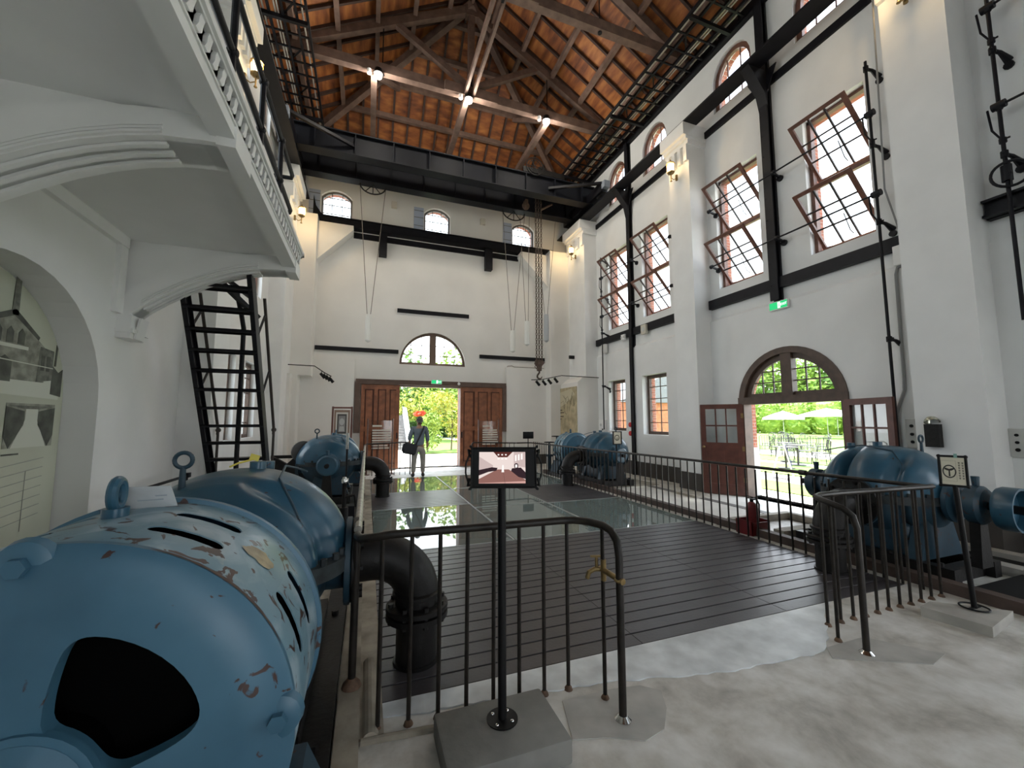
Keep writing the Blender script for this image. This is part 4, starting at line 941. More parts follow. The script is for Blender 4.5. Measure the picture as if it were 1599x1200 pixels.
mb = MB(); mb.cyl((-.038, 2.661, 0), (-.033, 2.661, .92), .022, 12); mb.lathe([(.055, 0), (.05, .02), (.03, .04), (.022, .05)], (-.038, 2.661, .05), (0, 0, 1), 16, 1); build('post', mb, [RAILM, RUST], ra)
for i in range(8): bal(ra, .10 + .1545 * i, 2.325 - .0065 * i, .98)
bal(ra, 1.342, 2.134, .975)
mb = MB(); mb.lathe([(.045, 0), (.045, .008), (.032, .02), (.024, .028)], (1.341, 1.961, 0), (0, 0, 1), 16); o = build('post_ferrule', mb, CHROME, ra); o['label'] = 'chrome ferrule at the post foot'
mb = MB(); c = Vector((1.34, 1.99, .72)); mb.cyl((1.341, 1.93, .72), (1.342, 2.16, .72), .016, 12); mb.cyl((1.342, 2.125, .66), (1.342, 2.125, .78), .016, 12); mb.tube([(1.341, 2.14, .72), (1.30, 2.155, .72), (1.265, 2.16, .705), (1.255, 2.165, .67)], .014, 10); mb.cyl((1.31, 2.15, .72), (1.31, 2.15, .79), .010, 8); mb.beam((1.275, 2.16, .795), (1.345, 2.14, .795), .012, .010); mb.torus((1.341, 1.961, .72), (0, 0, 1), .024, .008, 14, 6); mb.torus((1.342, 2.134, .72), (0, 0, 1), .015, .007, 14, 6)
o = build('tap', mb, BRASS, ra); o['label'] = 'old brass tap clamped to the end post'

rb_ = thing('railing', 'worn grey hand rail with dark balusters along the blue pumps and glass panels', 'railing', (-.03, 7.4, 0))
mb = MB(); mb.tube([(-.03, 2.70, .93), (-.03, 5, .945), (-.03, 8, .93), (-.03, 11.9, .90)], .024, 12); o = build('rail', mb, RAILG, rb_)
for k in range(24): 
    y = 2.9 + k * .37
    if k % 3 == 0: pass
for k in range(58): bal(rb_, -.03, 2.82 + .157 * k, .93, .008, RAILM, .06, False)
rc = thing('railing', 'dark curved-end railing without tap, before the pump with the drum', 'railing', (4.2, 2.25, 0))
mb = MB(); P = [(3.281, 1.906, 0), (3.282, 1.91, .84), (3.28, 1.93, .92), (3.265, 1.98, .965), (3.26, 2.05, .985), (3.29, 2.14, .995), (3.35, 2.22, 1.0), (3.45, 2.255, 1.0), (3.7, 2.26, 1.0), (5.0, 2.255, .985)]
mb.tube(P, [.021, .021] + [.0225] * 8, 14); build('rail', mb, RAILM, rc)
bal(rc, 3.275, 2.08, .98)
for i in range(11): bal(rc, 3.44 + .1535 * i, 2.252, .985)
mb = MB(); mb.lathe([(.045, 0), (.045, .008), (.032, .02), (.024, .028)], (3.281, 1.906, 0), (0, 0, 1), 16); o = build('post_ferrule', mb, CHROME, rc); o['label'] = 'chrome ferrule at the post foot'
rd = thing('railing', 'long dark railing along the deck, in front of the fire extinguisher and arched doorway', 'railing', (5.02, 7, 0))
mb = MB(); mb.tube([(5.02, 2.27, .975), (5.02, 5, .955), (5.02, 8, .925), (5.02, 11.9, .88), (4.98, 12.05, .88), (4.85, 12.1, .88), (4.52, 12.1, .88)], .020, 12); mb.cyl((5.02, 3.42, .965), (5.02, 3.50, .965), .032, 12); build('rail', mb, RAILM, rd)
for k in range(62): bal(rd, 5.02, 2.40 + .155 * k, .93, .0115, RAILM, 0, False)
re_ = thing('railing', 'low railing before the sliding door by the small black screen', 'railing', (3.8, 12.1, 0))
mb = MB(); mb.tube([(4.5, 12.1, .88), (3.12, 12.1, .92), (3.06, 12.1, .88), (3.05, 12.1, 0)], .020, 10); build('rail', mb, RAILM, re_)
for k in range(9): bal(re_, 3.2 + .155 * k, 12.1, .90, .009, RAILM, 0, False)
rf = thing('railing', 'low railing with spaced balusters, just behind the person in the doorway', 'railing', (.6, 12.4, 0))
mb = MB(); mb.tube([(-.03, 11.93, .90), (-.02, 12.3, .91), (.05, 12.4, .92), (1.22, 12.4, .95), (1.25, 12.4, .90), (1.25, 12.4, 0)], .020, 10); build('rail', mb, RAILM, rf)
for k in range(7): bal(rf, .18 + .155 * k, 12.4, .93, .009, RAILM, 0, False)

# ------------------------------------------------------------------ phone stand
bk = MB(); bk.cbox(.365, 1.80, 0, .955, 2.19, .115, .015); blk_ = tag(build('concrete_block', bk, CONC, at=(.66, 2.0, 0), sharp=40), 'rough grey concrete block under the phone stand', 'concrete block')
ps = thing('phone_stand', 'black pole on a round bolted base, standing on the grey concrete block', 'stand', (.681, 2.0, .115))
px_, py_ = .681, 2.03
mb = MB(); mb.lathe([(.078, 0), (.078, .006), (.03, .008)], (px_, py_, .115), (0, 0, 1), 28); bp_ = build('base_plate', mb, BLACKP, ps)
for k in range(4):
    mb = MB(); a = PI / 4 + k * PI / 2; mb.sphere((px_ + .055 * math.cos(a), py_ + .055 * math.sin(a), .124), (.009, .009, .005), 10, 6); build('screw', mb, CHROME, bp_)
mb = MB(); mb.cyl((px_, py_, .12), (px_ + .015, py_ + .06, 1.26), .0215, 16); build('pole', mb, BLACKP, ps)
pc = Vector((.705, 2.085, 1.345)); dx = Vector((.349, -.118, 0)).normalized(); nz = Vector((-.25, -.93, .16)); nz = (nz - dx * nz.dot(dx)).normalized(); uz = nz.cross(dx); uz = -uz if uz.z < 0 else uz
Mp = Matrix((dx, nz, uz)).transposed()
mb = MB(); mb.obox(pc - nz * .03, (.06, .03, .06), Mp); mb.obox(pc - nz * .018, (.30, .008, .02), Mp); mb.obox(pc - nz * .018, (.02, .008, .2), Mp)
for sx in (-1, 1):
    for sz in (-1, 1):
        q = pc + dx * sx * .17 + uz * sz * .085; mb.tube([q - nz * .015, q + dx * sx * .022 + uz * sz * .008, q + dx * sx * .012 - uz * sz * .03 + nz * .012], .008, 8)
    mb.tube([pc + dx * sx * .185 + uz * .075, pc + dx * sx * .205 + uz * .02, pc + dx * sx * .205 - uz * .03, pc + dx * sx * .19 - uz * .08], .005, 6)
build('holder_clamp', mb, BLACKP, ps)
ph = thing('phone', 'phone in a black case showing the hall, clamped on the black pole', 'phone', pc)
mb = MB(); bmx = bmesh.new(); bmesh.ops.create_cube(bmx, size=1)
for v in bmx.verts: v.co = pc + Mp @ Vector((v.co.x * .355, v.co.y * .022, v.co.z * .218))
bmesh.ops.bevel(bmx, geom=list(bmx.edges), offset=.009, segments=3, affect='EDGES'); bmx.verts.index_update(); mb.add([v.co.copy() for v in bmx.verts], [[v.index for v in f.verts] for f in bmx.faces]); bmx.free()
build('phone_case', mb, BLACKP, ph)
SCR = [emis('screen_' + n, c, .26) for n, c in (('pale', (.80, .68, .64)), ('ceiling', (.10, .03, .025)), ('floor', (.27, .13, .11)), ('dark', (.035, .02, .025)), ('light', (1.0, .93, .90)), ('wall', (.58, .46, .44)), ('edge', (.62, .36, .32)))]
mb = MB()
def sq(pts, mi, h): mb.poly([pc + dx * (u * .125 * 1.0 - .008) + uz * v * .083 + nz * (.0115 + h * .0004) for u, v in pts], mi)
sq([(-1, -1), (1, -1), (1, 1), (-1, 1)], 0, 0); sq([(-.38, 1), (.45, 1), (.22, .66), (-.18, .66)], 1, 1); sq([(-1, -1), (1, -1), (1, -.78), (.28, -.12), (-.22, -.12), (-1, -.72)], 2, 1)
sq([(-1, -1), (1, -1), (1, -.86), (-1, -.98)], 6, 2); sq([(-1, .7), (-.4, .15), (-.4, -.05), (-1, -.3)], 5, 1); sq([(.5, 1), (1, 1), (1, .0), (.5, .1)], 5, 1)
for a in (-.16, .0, .16): sq([(a - .04, .78), (a + .03, .78), (a + .03, .86), (a - .04, .86)], 4, 2); sq([(a - .05, .52), (a + .05, .52), (a + .05, .60), (a - .05, .60)], 4, 2)
sq([(-.03, -.3), (.08, -.3), (.06, .16), (.0, .16)], 4, 2); sq([(-1, -.15), (-.45, .02), (-.2, -.02), (-.25, -.2), (-.6, -.28), (-1, -.5)], 3, 2); sq([(.42, -.05), (.8, .0), (1, -.3), (1, -.72), (.7, -.6), (.38, -.22)], 3, 2)
sq([(.52, -.02), (.52, .2), (.57, .27), (.64, .27), (.69, .2), (.69, -.02)], 3, 2); sq([(.56, .0), (.56, .19), (.65, .19), (.65, .0)], 4, 3); sq([(.115, -1), (.125, -1), (.06, -.3), (.055, -.3)], 3, 3)
for k in range(3): sq([(.55 + .13 * k, .4 + .05 * k), (.62 + .13 * k, .42 + .05 * k), (.62 + .13 * k, .82 + .05 * k), (.55 + .13 * k, .78 + .05 * k)], 4, 2)
build('screen', mb, SCR, ph, smooth=False)

# ------------------------------------------------------------------ steering wheel sign
bk = MB(); bk.prism([(4.33, 2.10, 0), (4.53, 2.13, 0), (4.93, 1.80, 0), (4.40, 1.72, 0)], (0, 0, .075)); tag(build('concrete_slab', bk, CONCL, at=(4.55, 1.93, 0), smooth=False), 'low pale concrete slab under the steering wheel sign', 'concrete slab')
ss = thing('sign_stand', 'black pole stand with framed steering wheel sign, on the pale slab by the railing end', 'sign stand', (4.72, 1.92, .075))
sx_, sy_ = 4.70, 1.93
mb = MB(); mb.torus((sx_ - .0, sy_, .085), (0, 0, 1), .085, .007, 28, 8); mb.beam((sx_ - .085, sy_, .082), (sx_ + .085, sy_, .082), .02, .008); build('base_ring', mb, BLACKP, ss)
mb = MB(); mb.tube([(sx_, sy_, .08), (4.66, 1.955, 1.06)], .0185, 12); build('pole', mb, BLACKP, ss)
sc = Vector((4.66, 1.96, 1.175)); fw = Vector((-4.66, -1.96, .35)).normalized(); ax = Vector((.38, -.925, 0)); ax = (ax - fw * ax.dot(fw)).normalized(); uy = fw.cross(ax); uy = -uy if uy.z < 0 else uy
Ms = Matrix((ax, fw, uy)).transposed(); W2, H2 = .077, .122
mb = MB()
for a, b in (((-W2, -H2), (W2, -H2)), ((W2, -H2), (W2, H2)), ((W2, H2), (-W2, H2)), ((-W2, H2), (-W2, -H2))):
    mb.tube([sc + ax * a[0] + uy * a[1], sc + ax * b[0] + uy * b[1]], .010, 10); mb.sphere(sc + ax * a[0] + uy * a[1], .0145, 10, 8)
build('sign_frame', mb, BLACKP, ss)
mb = MB(); mb.obox(sc, (W2 * 2, .006, H2 * 2), Ms); pan = build('sign_panel', mb, mat('cream_sign_panel', (.60, .56, .44), .5), ss, smooth=False); pan['label'] = 'cream panel with black handwheel symbol'
mb = MB(); q = sc + fw * .0045
def S(u, v): return q + ax * u + uy * v
for k in range(28):
    a, b = 2 * PI * k / 28, 2 * PI * (k + 1) / 28
    for r0, r1, m_ in ((.036, .044, 0),): mb.poly([S(-.022 + r0 * math.cos(a) * .9, r0 * 1.25 * math.sin(a) - .005), S(-.022 + r1 * math.cos(a) * .9, r1 * 1.25 * math.sin(a) - .005), S(-.022 + r1 * math.cos(b) * .9, r1 * 1.25 * math.sin(b) - .005), S(-.022 + r0 * math.cos(b) * .9, r0 * 1.25 * math.sin(b) - .005)])
mb.poly([S(-.027, -.045), S(-.017, -.045), S(-.018, .01), S(-.026, .01)]); mb.poly([S(-.05, .012), S(-.035, .002), S(-.01, .002), S(.006, .014), S(.004, .026), S(-.022, .016), S(-.046, .026)])
for a, b in (((-.068, -.085), (-.067, .085)), ((.018, -.085), (.019, .085)), ((-.068, .084), (.019, .085)), ((-.068, -.085), (.019, -.084))): mb.poly([S(a[0], a[1]), S(b[0], a[1]), S(b[0], b[1]), S(a[0], b[1])])
for cx in (.030, .050):
    for k in range(7):
        z = .075 - k * .021
        mb.poly([S(cx, z), S(cx + .012, z), S(cx + .012, z - .003), S(cx, z - .003)]); mb.poly([S(cx, z - .007), S(cx + .012, z - .007), S(cx + .012, z - .010), S(cx, z - .010)]); mb.poly([S(cx + .0045, z), S(cx + .0075, z), S(cx + .0075, z - .014), S(cx + .0045, z - .014)])
build('sign_lettering', mb, mat('black_ink', (.02, .018, .016), .6), pan, smooth=False)
mb = MB(); mb.obox(sc + uy * .128 + ax * .02 + fw * .006, (.02, .012, .035), Ms); o = build('clip', mb, mat('green_clip', (.20, .36, .32), .5), ss); o['label'] = 'pale green clip'

# second framed sign on the far pump
t = thing('framed_notice', 'small framed handwheel notice standing at the far pump below the wall windows', 'notice', (5.45, 8.3, .0))
mb = MB(); mb.cyl((5.60, 8.2, .0), (5.60, 8.2, 1.08), .016, 8); build('pole', mb, BLACKP, t)
mb = MB(); mb.box(5.50, 8.17, 1.04, 5.72, 8.19, 1.33); build('notice_panel', mb, mat('cream_sign_panel', (.60, .56, .44), .5), t, smooth=False)
mb = MB(); 
for a in ((5.49, 1.03, 5.51, 1.34), (5.71, 1.03, 5.73, 1.34), (5.49, 1.03, 5.73, 1.05), (5.49, 1.32, 5.73, 1.34)): mb.box(a[0], 8.155, a[1], a[2], 8.195, a[3])
build('notice_frame', mb, BLACKP, t, smooth=False)
mb = MB(); mb.torus((5.60, 8.165, 1.19), (0, 1, 0), .06, .007, 20, 6); mb.box(5.596, 8.162, 1.13, 5.604, 8.167, 1.2); build('handwheel_symbol', mb, BLACKP, t)

# ------------------------------------------------------------------ extinguisher
fx, fy = 5.22, 4.35
t = thing('fire_extinguisher_stand', 'dark red floor box holding the fire extinguisher behind the long railing', 'extinguisher stand', (fx, fy, 0))
mb = MB(); mb.box(fx - .17, fy - .13, 0.006, fx + .17, fy + .13, .02); mb.box(fx - .17, fy - .13, .02, fx - .16, fy + .13, .2); mb.box(fx + .16, fy - .13, .02, fx + .17, fy + .13, .2); mb.box(fx - .17, fy - .13, .02, fx + .17, fy - .12, .18); mb.box(fx - .17, fy + .12, .02, fx + .17, fy + .13, .2); build('box', mb, REDP, t, smooth=False)
t = thing('fire_extinguisher', 'red fire extinguisher with black hose, standing in the red floor box', 'fire extinguisher', (fx, fy, .02))
mb = MB(); mb.lathe([(.07, 0), (.078, .01), (.078, .33), (.07, .37), (.04, .41), (.022, .42), (.022, .44)], (fx, fy, .02), (0, 0, 1), 24); build('cylinder', mb, REDP, t)
mb = MB(); mb.cyl((fx, fy, .44), (fx, fy, .48), .024, 12); mb.beam((fx - .09, fy, .50), (fx + .03, fy, .49), .02, .012); mb.beam((fx - .08, fy, .53), (fx + .02, fy, .50), .02, .010); build('valve_handle', mb, BLACKP, t)
mb = MB(); mb.tube([(fx + .02, fy, .47), (fx + .08, fy - .02, .47), (fx + .105, fy - .03, .40), (fx + .10, fy - .03, .28), (fx + .09, fy - .02, .16)], .011, 8); mb.cyl((fx + .09, fy - .02, .18), (fx + .088, fy - .02, .10), .014, 8, r1=.02); build('hose', mb, BLACKP, t)

# ------------------------------------------------------------------ right wall: window gear
def gear(yv, z0, z1, rods, y_end, brz, ymin, tail, label):
    t = thing('window_opening_gear', label, 'window gear', (7.35, yv, z0)); xg = 7.36
    mb = MB(); mb.cyl((xg, yv, z0), (xg, yv, z1), .020, 10); build('vertical_shaft', mb, STEEL, t)
    for z in rods:
        mb = MB(); mb.cyl((xg, yv, z), (xg, y_end, z), .016, 10); mb.sphere((xg, y_end, z), .045, 10, 8); build('cross_shaft', mb, STEEL, t)
        for y in tail:
            mb = MB(); mb.cyl((xg, y - .03, z), (xg, y + .03, z), .045, 12); mb.beam((xg, y, z), (XR, y + .02, z - .04), .035, .035); mb.cyl((XR - .04, y + .02, z - .05), (XR, y + .02, z - .05), .06, 10); build('wall_bracket', mb, STEEL, t)
        mb = MB(); mb.cyl((xg, yv - .06, z), (xg, yv + .06, z), .05, 12); mb.cyl((xg, yv, z - .02), (xg, yv, z - .06), .05, 12, r1=.03); mb.tube([(xg, yv + .10, z), (xg - .03, yv + .07, z - .30), (xg, yv + .01, z - .45), (xg, yv - .06, z - .46)], .012, 6); mb.cyl((xg, yv, z - .50), (xg, yv, z - .44), .035, 10); build('bevel_gear', mb, STEEL, t)
    for z in brz:
        mb = MB(); mb.cyl((xg, yv, z - .04), (xg, yv, z + .04), .035, 10); mb.tube([(xg, yv, z), (xg + .09, yv - .03, z - .02), (XR, yv - .05, z - .10)], [.022, .024, .045], 8); mb.cyl((XR - .03, yv - .05, z - .17), (XR, yv - .05, z - .17), .05, 10); mb.beam((xg - .05, yv, z + .02), (xg + .1, yv, z + .02), .025, .025); build('wall_bracket', mb, STEEL, t)
    return t
gear(3.66, .95, 7.35, (6.45, 5.12), 6.84, (7.22, 5.92, 4.66, 2.82), 6.84, (5.28, 6.84), 'black window opening gear with tall shaft, beside the arched doorway')
gear(11.45, 1.3, 7.15, (6.43, 5.10), 8.13, (7.05, 5.78, 4.52, 2.73), 8.13, (9.80, 8.15), 'black window opening gear with slim shaft, near the wall map')
t = gear(2.34, 2.8, 8.2, (6.9, 5.55), .4, (6.3, 4.9), .4, (1.9,), 'black window opening gear with handwheel, beside the nearest wall pier')
mb = MB(); mb.torus((7.33, 2.30, 4.62), (.9, .45, 0), .16, .016, 24, 8); mb.cyl((7.36, 2.34, 4.55), (7.36, 2.34, 4.75), .05, 12); mb.tube([(7.36, 2.34, 4.9), (7.33, 2.3, 4.62)], .014, 6); mb.beam((7.33, 2.3, 4.46), (7.33, 2.3, 4.78), .015, .015); build('handwheel', mb, STEEL, t)

def box_thing(name, label, cat, a, m, dials=(), dm=None, wires=None):
    t = thing(name, label, cat, ((a[0] + a[3]) / 2, (a[1] + a[4]) / 2, a[2])); mb = MB(); mb.cbox(*a, .008); build('housing', mb, m, t)
    for d in dials:
        mb = MB(); mb.cyl((a[0] - .012, d[0], d[1]), (a[0], d[0], d[1]), d[2], 12); build('dial', mb, d[3] if len(d) > 3 else GREYP, t)
    return t
t = box_thing('junction_box', 'white electrical box on the pier face, above the grey conduit', 'electrical box', (7.46, 3.38, 3.94, 7.54, 3.58, 4.24), WHITEP, [(3.43, 4.02, .012, BLACKP), (3.46, 4.02, .012, BLACKP)])
mb = MB(); mb.tube([(7.52, 3.45, 3.94), (7.52, 3.56, 3.92), (7.52, 3.585, 3.82), (7.52, 3.60, 2.2), (7.52, 3.61, 2.05), (7.52, 3.70, 1.78), (7.52, 3.72, 1.70), (7.52, 3.72, 1.2)], .022, 10); mb.tube([(7.08, 3.36, 8.2), (7.08, 3.42, 5.0), (7.5, 3.45, 4.24)], .012, 8)
o = build('conduit', mb, mat('grey_conduit', (.22, .22, .22), .5), t)
t = box_thing('switch_box', 'grey switch panel with red button, on the wall past the nearest pier', 'switch panel', (7.5, 2.30, 1.15, 7.58, 2.62, 1.50), GREYP, [(2.55, 1.42, .018, BLACKP), (2.55, 1.33, .018, BLACKP), (2.55, 1.24, .022, BLACKP), (2.40, 1.33, .03, mat('faded_red_button', (.35, .09, .06), .5)), (2.4, 1.42, .02, WHITEP)])
t = box_thing('switch_box', 'grey electrical box with dark knobs, seen through the glazed door leaf', 'electrical box', (7.45, 3.38, 1.2, 7.54, 3.60, 1.62), GREYP, [(3.53, 1.52, .022, BLACKP), (3.53, 1.40, .022, BLACKP), (3.53, 1.29, .022, BLACKP)])
t = thing('wall_lamp_bell', 'shiny round reflector lamp on the wall above the drum pump', 'reflector lamp', (7.4, 3.3, 1.4))
mb = MB(); mb.lathe([(.02, .07), (.05, .06), (.075, .02), (.08, 0), (.07, .01)], (7.04, 3.12, 1.58), (.4, .3, 1), 20, cap=False); build('reflector', mb, mat('aged_reflector', (.55, .56, .45), .2, .7), t); mb = MB(); mb.box(7.02, 3.05, 1.25, 7.10, 3.2, 1.55); build('lamp_bracket', mb, IRON, t)
box_thing('meter_switch_box', 'white meter box at the foot of the slim shaft beside the wall map', 'electrical box', (7.40, 11.55, 1.2, 7.54, 11.85, 1.62), WHITEP, [(11.7, 1.45, .05), (11.6, 1.3, .03, BLACKP)])
box_thing('wall_box', 'white box on the slim shaft, level with the dark wall beam', 'electrical box', (7.42, 11.4, 3.86, 7.53, 11.62, 4.16), WHITEP)
box_thing('emergency_lamp', 'small white lamp box on the dark wall beam, just past the steel column', 'emergency lamp', (7.44, 10.32, 4.1, 7.5, 10.52, 4.28), WHITEP, [(10.36, 4.19, .035), (10.48, 4.19, .035)])
box_thing('loudspeaker', 'small cream loudspeaker on the dark wall beam, between the steel column and the nearer pier', 'loudspeaker', (7.42, 9.30, 4.08, 7.5, 9.52, 4.36), mat('cream_plastic', (.6, .56, .46), .5), [(9.41, 4.22, .07, GREYP)])
t = thing('fire_alarm', 'red round fire alarm pair on a white plate beside the steel column', 'fire alarm', (7.5, 10.22, 1.1))
mb = MB(); mb.box(7.5, 10.14, 1.10, 7.53, 10.30, 1.60); build('plate', mb, WHITEP, t)
for z, n in ((1.47, 'alarm_bell'), (1.21, 'call_point')): mb = MB(); mb.lathe([(.075, 0), (.07, .03), (.03, .045)], (7.5, 10.22, z), (-1, 0, 0), 18); build(n, mb, mat('bright_red', (.55, .02, .02), .4), t)

# exit signs
GREEN = mat('exit_sign_green', (.03, .36, .13), .4); 
def exit_sign(label, c, ax, n, w, h, glow):
    c, ax, n = Vector(c), Vector(ax).normalized(), Vector(n).normalized(); up = Vector((0, 0, 1)); t = thing('exit_sign', label, 'exit sign', c); M = Matrix((ax, n, up)).transposed()
    mb = MB(); mb.obox(c, (w, .05, h), M); build('housing', mb, WHITEP, t, smooth=False)
    mb = MB(); mb.obox(c + n * .026, (w * .93, .006, h * .84), M); build('face', mb, emis('exit_green_light', (.03, .50, .17), .35), t, smooth=False)
    q = c + n * .031; mb = MB()
    def B(u0, v0, u1, v1): mb.poly([q + ax * u * w + up * v * h for u, v in ((u0, v0), (u1, v0), (u1, v1), (u0, v1))])
    B(-.02, -.36, .12, .36); build('door_symbol', mb, emis('exit_white_light', (.9, 1, .92), .5), t, smooth=False)
    mb = MB(); q = c + n * .0325; r = h * .07
    mb.poly([q + ax * (.055 * w + r * math.cos(a)) + up * (.24 * h + r * math.sin(a)) for a in [2 * PI * i / 10 for i in range(10)]])
    for P in ([(.03, .12), (.07, .14), (.075, -.05), (.04, -.06)], [(.04, -.05), (.07, -.05), (.10, -.30), (.085, -.32)], [(.035, -.04), (.06, -.06), (.02, -.30), (.0, -.28)], [(.03, .10), (.04, .05), (.0, -.02), (-.01, .02)]): mb.poly([q + ax * u * w + up * v * h for u, v in P])
    build('running_figure', mb, emis('exit_green_light', (.03, .50, .17), .35), t, smooth=False)
    cu = bpy.data.curves.new('exit_letters', 'FONT'); cu.body = 'EXIT'; cu.size = h * .42; cu.align_x = 'CENTER'; cu.align_y = 'CENTER'; cu.extrude = .001
    to = bpy.data.objects.new('tmp', cu); COL.objects.link(to); dg = bpy.context.evaluated_depsgraph_get(); me = bpy.data.meshes.new_from_object(to.evaluated_get(dg)); bpy.data.objects.remove(to)
    fl = 1 if ax.cross(up).dot(n) < 0 else -1
    for v in me.vertices: p = v.co.copy(); v.co = (c + n * .032 + ax * (.30 * w + p.x * .9) + up * p.y + n * p.z) - c
    me.materials.clear(); me.materials.append(emis('exit_white_light', (.9, 1, .92), .5)); o = bpy.data.objects.new('lettering', me); COL.objects.link(o); o.parent = t
    return t
exit_sign('green exit sign on the wall above the arched side doorway', (7.50, 5.42, 3.84), (0, -1, 0), (-1, 0, 0), .38, .16, 1)
exit_sign('green exit sign over the far double doorway, above the person', (2.20, YF - .20, 2.91), (1, 0, 0), (0, -1, 0), .36, .14, 1)
t = thing('door_lamp', 'tiny white lamp on the lintel beside the far exit sign', 'lamp', (2.95, YF - .18, 2.88)); mb = MB(); mb.sphere((2.98, YF - .2, 2.87), .05, 10, 8); build('globe', mb, WHITEP, t); mb = MB(); mb.cyl((2.98, YF - .2, 2.9), (2.98, YF - .16, 2.93), .02, 8); build('lamp_base', mb, GREYP, t)

# lantern sconces
def sconce(x, y, z, s, label, grp='lantern sconces on the wall piers'):
    """s=-1: fixed to a pier on the right wall, lamp towards the room"""
    t = thing('wall_lantern', label, 'wall lantern', (x, y, z), grp); c = Vector((x + s * .17, y, z))
    mb = MB(); mb.lathe([(.03, -.22), (.012, -.18), (.018, -.05), (.07, -.02), (.09, .0), (.09, .02)], c, (0, 0, 1), 8); mb.lathe([(.10, .22), (.11, .225), (.08, .26), (.02, .30), (.012, .34)], c, (0, 0, 1), 8)
    for k in range(6): a = PI * k / 3; mb.cyl(c + Vector((.085 * math.cos(a), .085 * math.sin(a), .02)), c + Vector((.10 * math.cos(a), .10 * math.sin(a), .22)), .006, 6)
    mb.tube([c + Vector((0, 0, -.12)), c + Vector((-s * .08, 0, -.16)), c + Vector((-s * .17, 0, -.10))], .010, 6); mb.cyl((x, y, z - .16), (x, y, z - .02), .03, 8); build('lantern_frame', mb, BRASS, t)
    mb = MB(); mb.lathe([(.075, .02), (.088, .21)], c, (0, 0, 1), 6); build('lantern_glass', mb, emis('lantern_glass_glow', (1.0, .72, .36), 2.4), t)
    l = bpy.data.lights.new('lantern_light', 'POINT'); l.energy = 5; l.color = (1, .68, .32); l.shadow_soft_size = .06; o = bpy.data.objects.new('lantern_light', l); COL.objects.link(o); o.location = c + Vector((s * .14, 0, .12)); o.parent = None
    return t
sconce(7.03, 7.47, 7.68, -1, 'glowing brass lantern on the pier between the two pairs of tilted windows')
sconce(7.03, 12.6, 7.68, -1, 'glowing brass lantern on the pier nearest the far wall, above the map')
sconce(7.03, 2.97, 7.68, -1, 'brass lantern at the top edge of the photo on the nearest pier')
sconce(-2.14, 7.47, 7.50, 1, 'glowing lantern behind the balcony railing, on the nearer pier')
sconce(-2.13, 12.5, 7.50, 1, 'glowing lantern past the balcony end, on the farther pier')

# roof spot lamps
for x, y, lab in ((0.0, 10.2, 'bright spot lamp on the roof truss, nearest the balcony side'), (2.37, 10.2, 'bright spot lamp on the roof truss at the king post'), (4.72, 10.2, 'bright spot lamp on the roof truss, nearest the tilted windows')):
    t = thing('spot_lamp', lab, 'spot lamp', (x, y, 10.55)); mb = MB(); mb.cyl((x, y - .12, 10.56), (x, y - .12, 10.42), .09, 20, r1=.12); mb.box(x - .05, y - .16, 10.52, x + .05, y - .02, 10.58); build('lamp_housing', mb, BLACKP, t)
    mb = MB(); mb.sphere((x, y - .12, 10.38), (.095, .095, .06), 16, 10); build('lamp_bulb', mb, SPOTL, t)
    mb = MB(); mb.cyl((x - .22, y - .1, 10.52), (x - .22, y - .1, 10.40), .05, 10); build('driver_box', mb, WHITEP, t)
    l = bpy.data.lights.new('spot_lamp_light', 'POINT'); l.energy = 13; l.color = (1, .93, .82); l.shadow_soft_size = .1; o = bpy.data.objects.new('spot_lamp_light', l); COL.objects.link(o); o.location = (x, y - .12, 10.22)

# track lights
def track(label, pts, heads, dirv, m=BLACKP):
    t = thing('track_light', label, 'track light', pts[0]); mb = MB(); mb.tube(pts, .014, 6); build('track', mb, m, t)
    for h in heads:
        h = Vector(h); d = Vector(dirv).normalized(); mb = MB(); mb.cyl(h, h - Vector((0, 0, .09)), .010, 6); mb.cyl(h - Vector((0, 0, .09)) - d * .05, h - Vector((0, 0, .09)) + d * .11, .042, 12); mb.cyl(h - Vector((0, 0, .09)) + d * .11, h - Vector((0, 0, .09)) + d * .13, .048, 12); build('spot_head', mb, m, t)
track('black track light with four spots over the wall map', [(4.92, 11.8, 2.90), (5.25, 11.8, 2.91), (6.1, 12.0, 3.10), (7.55, 12.0, 3.08)], [(5.12, 11.8, 2.91), (5.36, 11.83, 2.935), (5.58, 11.88, 2.985), (5.84, 11.94, 3.045)], (.7, .3, -.6))
track('black track light with clustered spots beside the corner pier by the iron stair', [(-2.5, 13.0, 3.22), (-1.5, 13.0, 3.2), (-1.2, 12.7, 2.98), (-1.0, 12.5, 2.86)], [(-1.28, 12.75, 3.02), (-1.2, 12.68, 2.98), (-1.12, 12.6, 2.93), (-1.03, 12.53, 2.88)], (.5, .2, -.6))

# wall map
t = thing('wall_map', 'tan wall map panel with dark lettering, in the corner beside the far wall', 'wall map', (6.74, 12.9, 1.0))
mb = MB(); mb.box(6.725, 12.13, 1.0, 6.75, 13.72, 2.77); build('map_panel', mb, mat('tan_map', (.50, .42, .26), .7, noise=(4, .3)), t, smooth=False)
mb = MB(); random.seed(3)
def mp(y0, z0, y1, z1, mi): mb.box(6.7225, y0, z0, 6.7248, y1, z1, mi)
mb.prism([(6.724, 13.6, 2.6), (6.724, 13.1, 2.65), (6.724, 12.5, 2.72), (6.724, 12.25, 2.5), (6.724, 12.6, 2.35), (6.724, 12.9, 2.2), (6.724, 13.3, 2.1), (6.724, 13.55, 2.25)], (-.001, 0, 0), 1)
for k in range(9): y = random.uniform(12.3, 13.5); mb.tube([(6.723, y, random.uniform(1.9, 2.6)), (6.723, y - .2, random.uniform(1.8, 2.6)), (6.723, y - .35, random.uniform(1.7, 2.5))], .006, 4, 0)
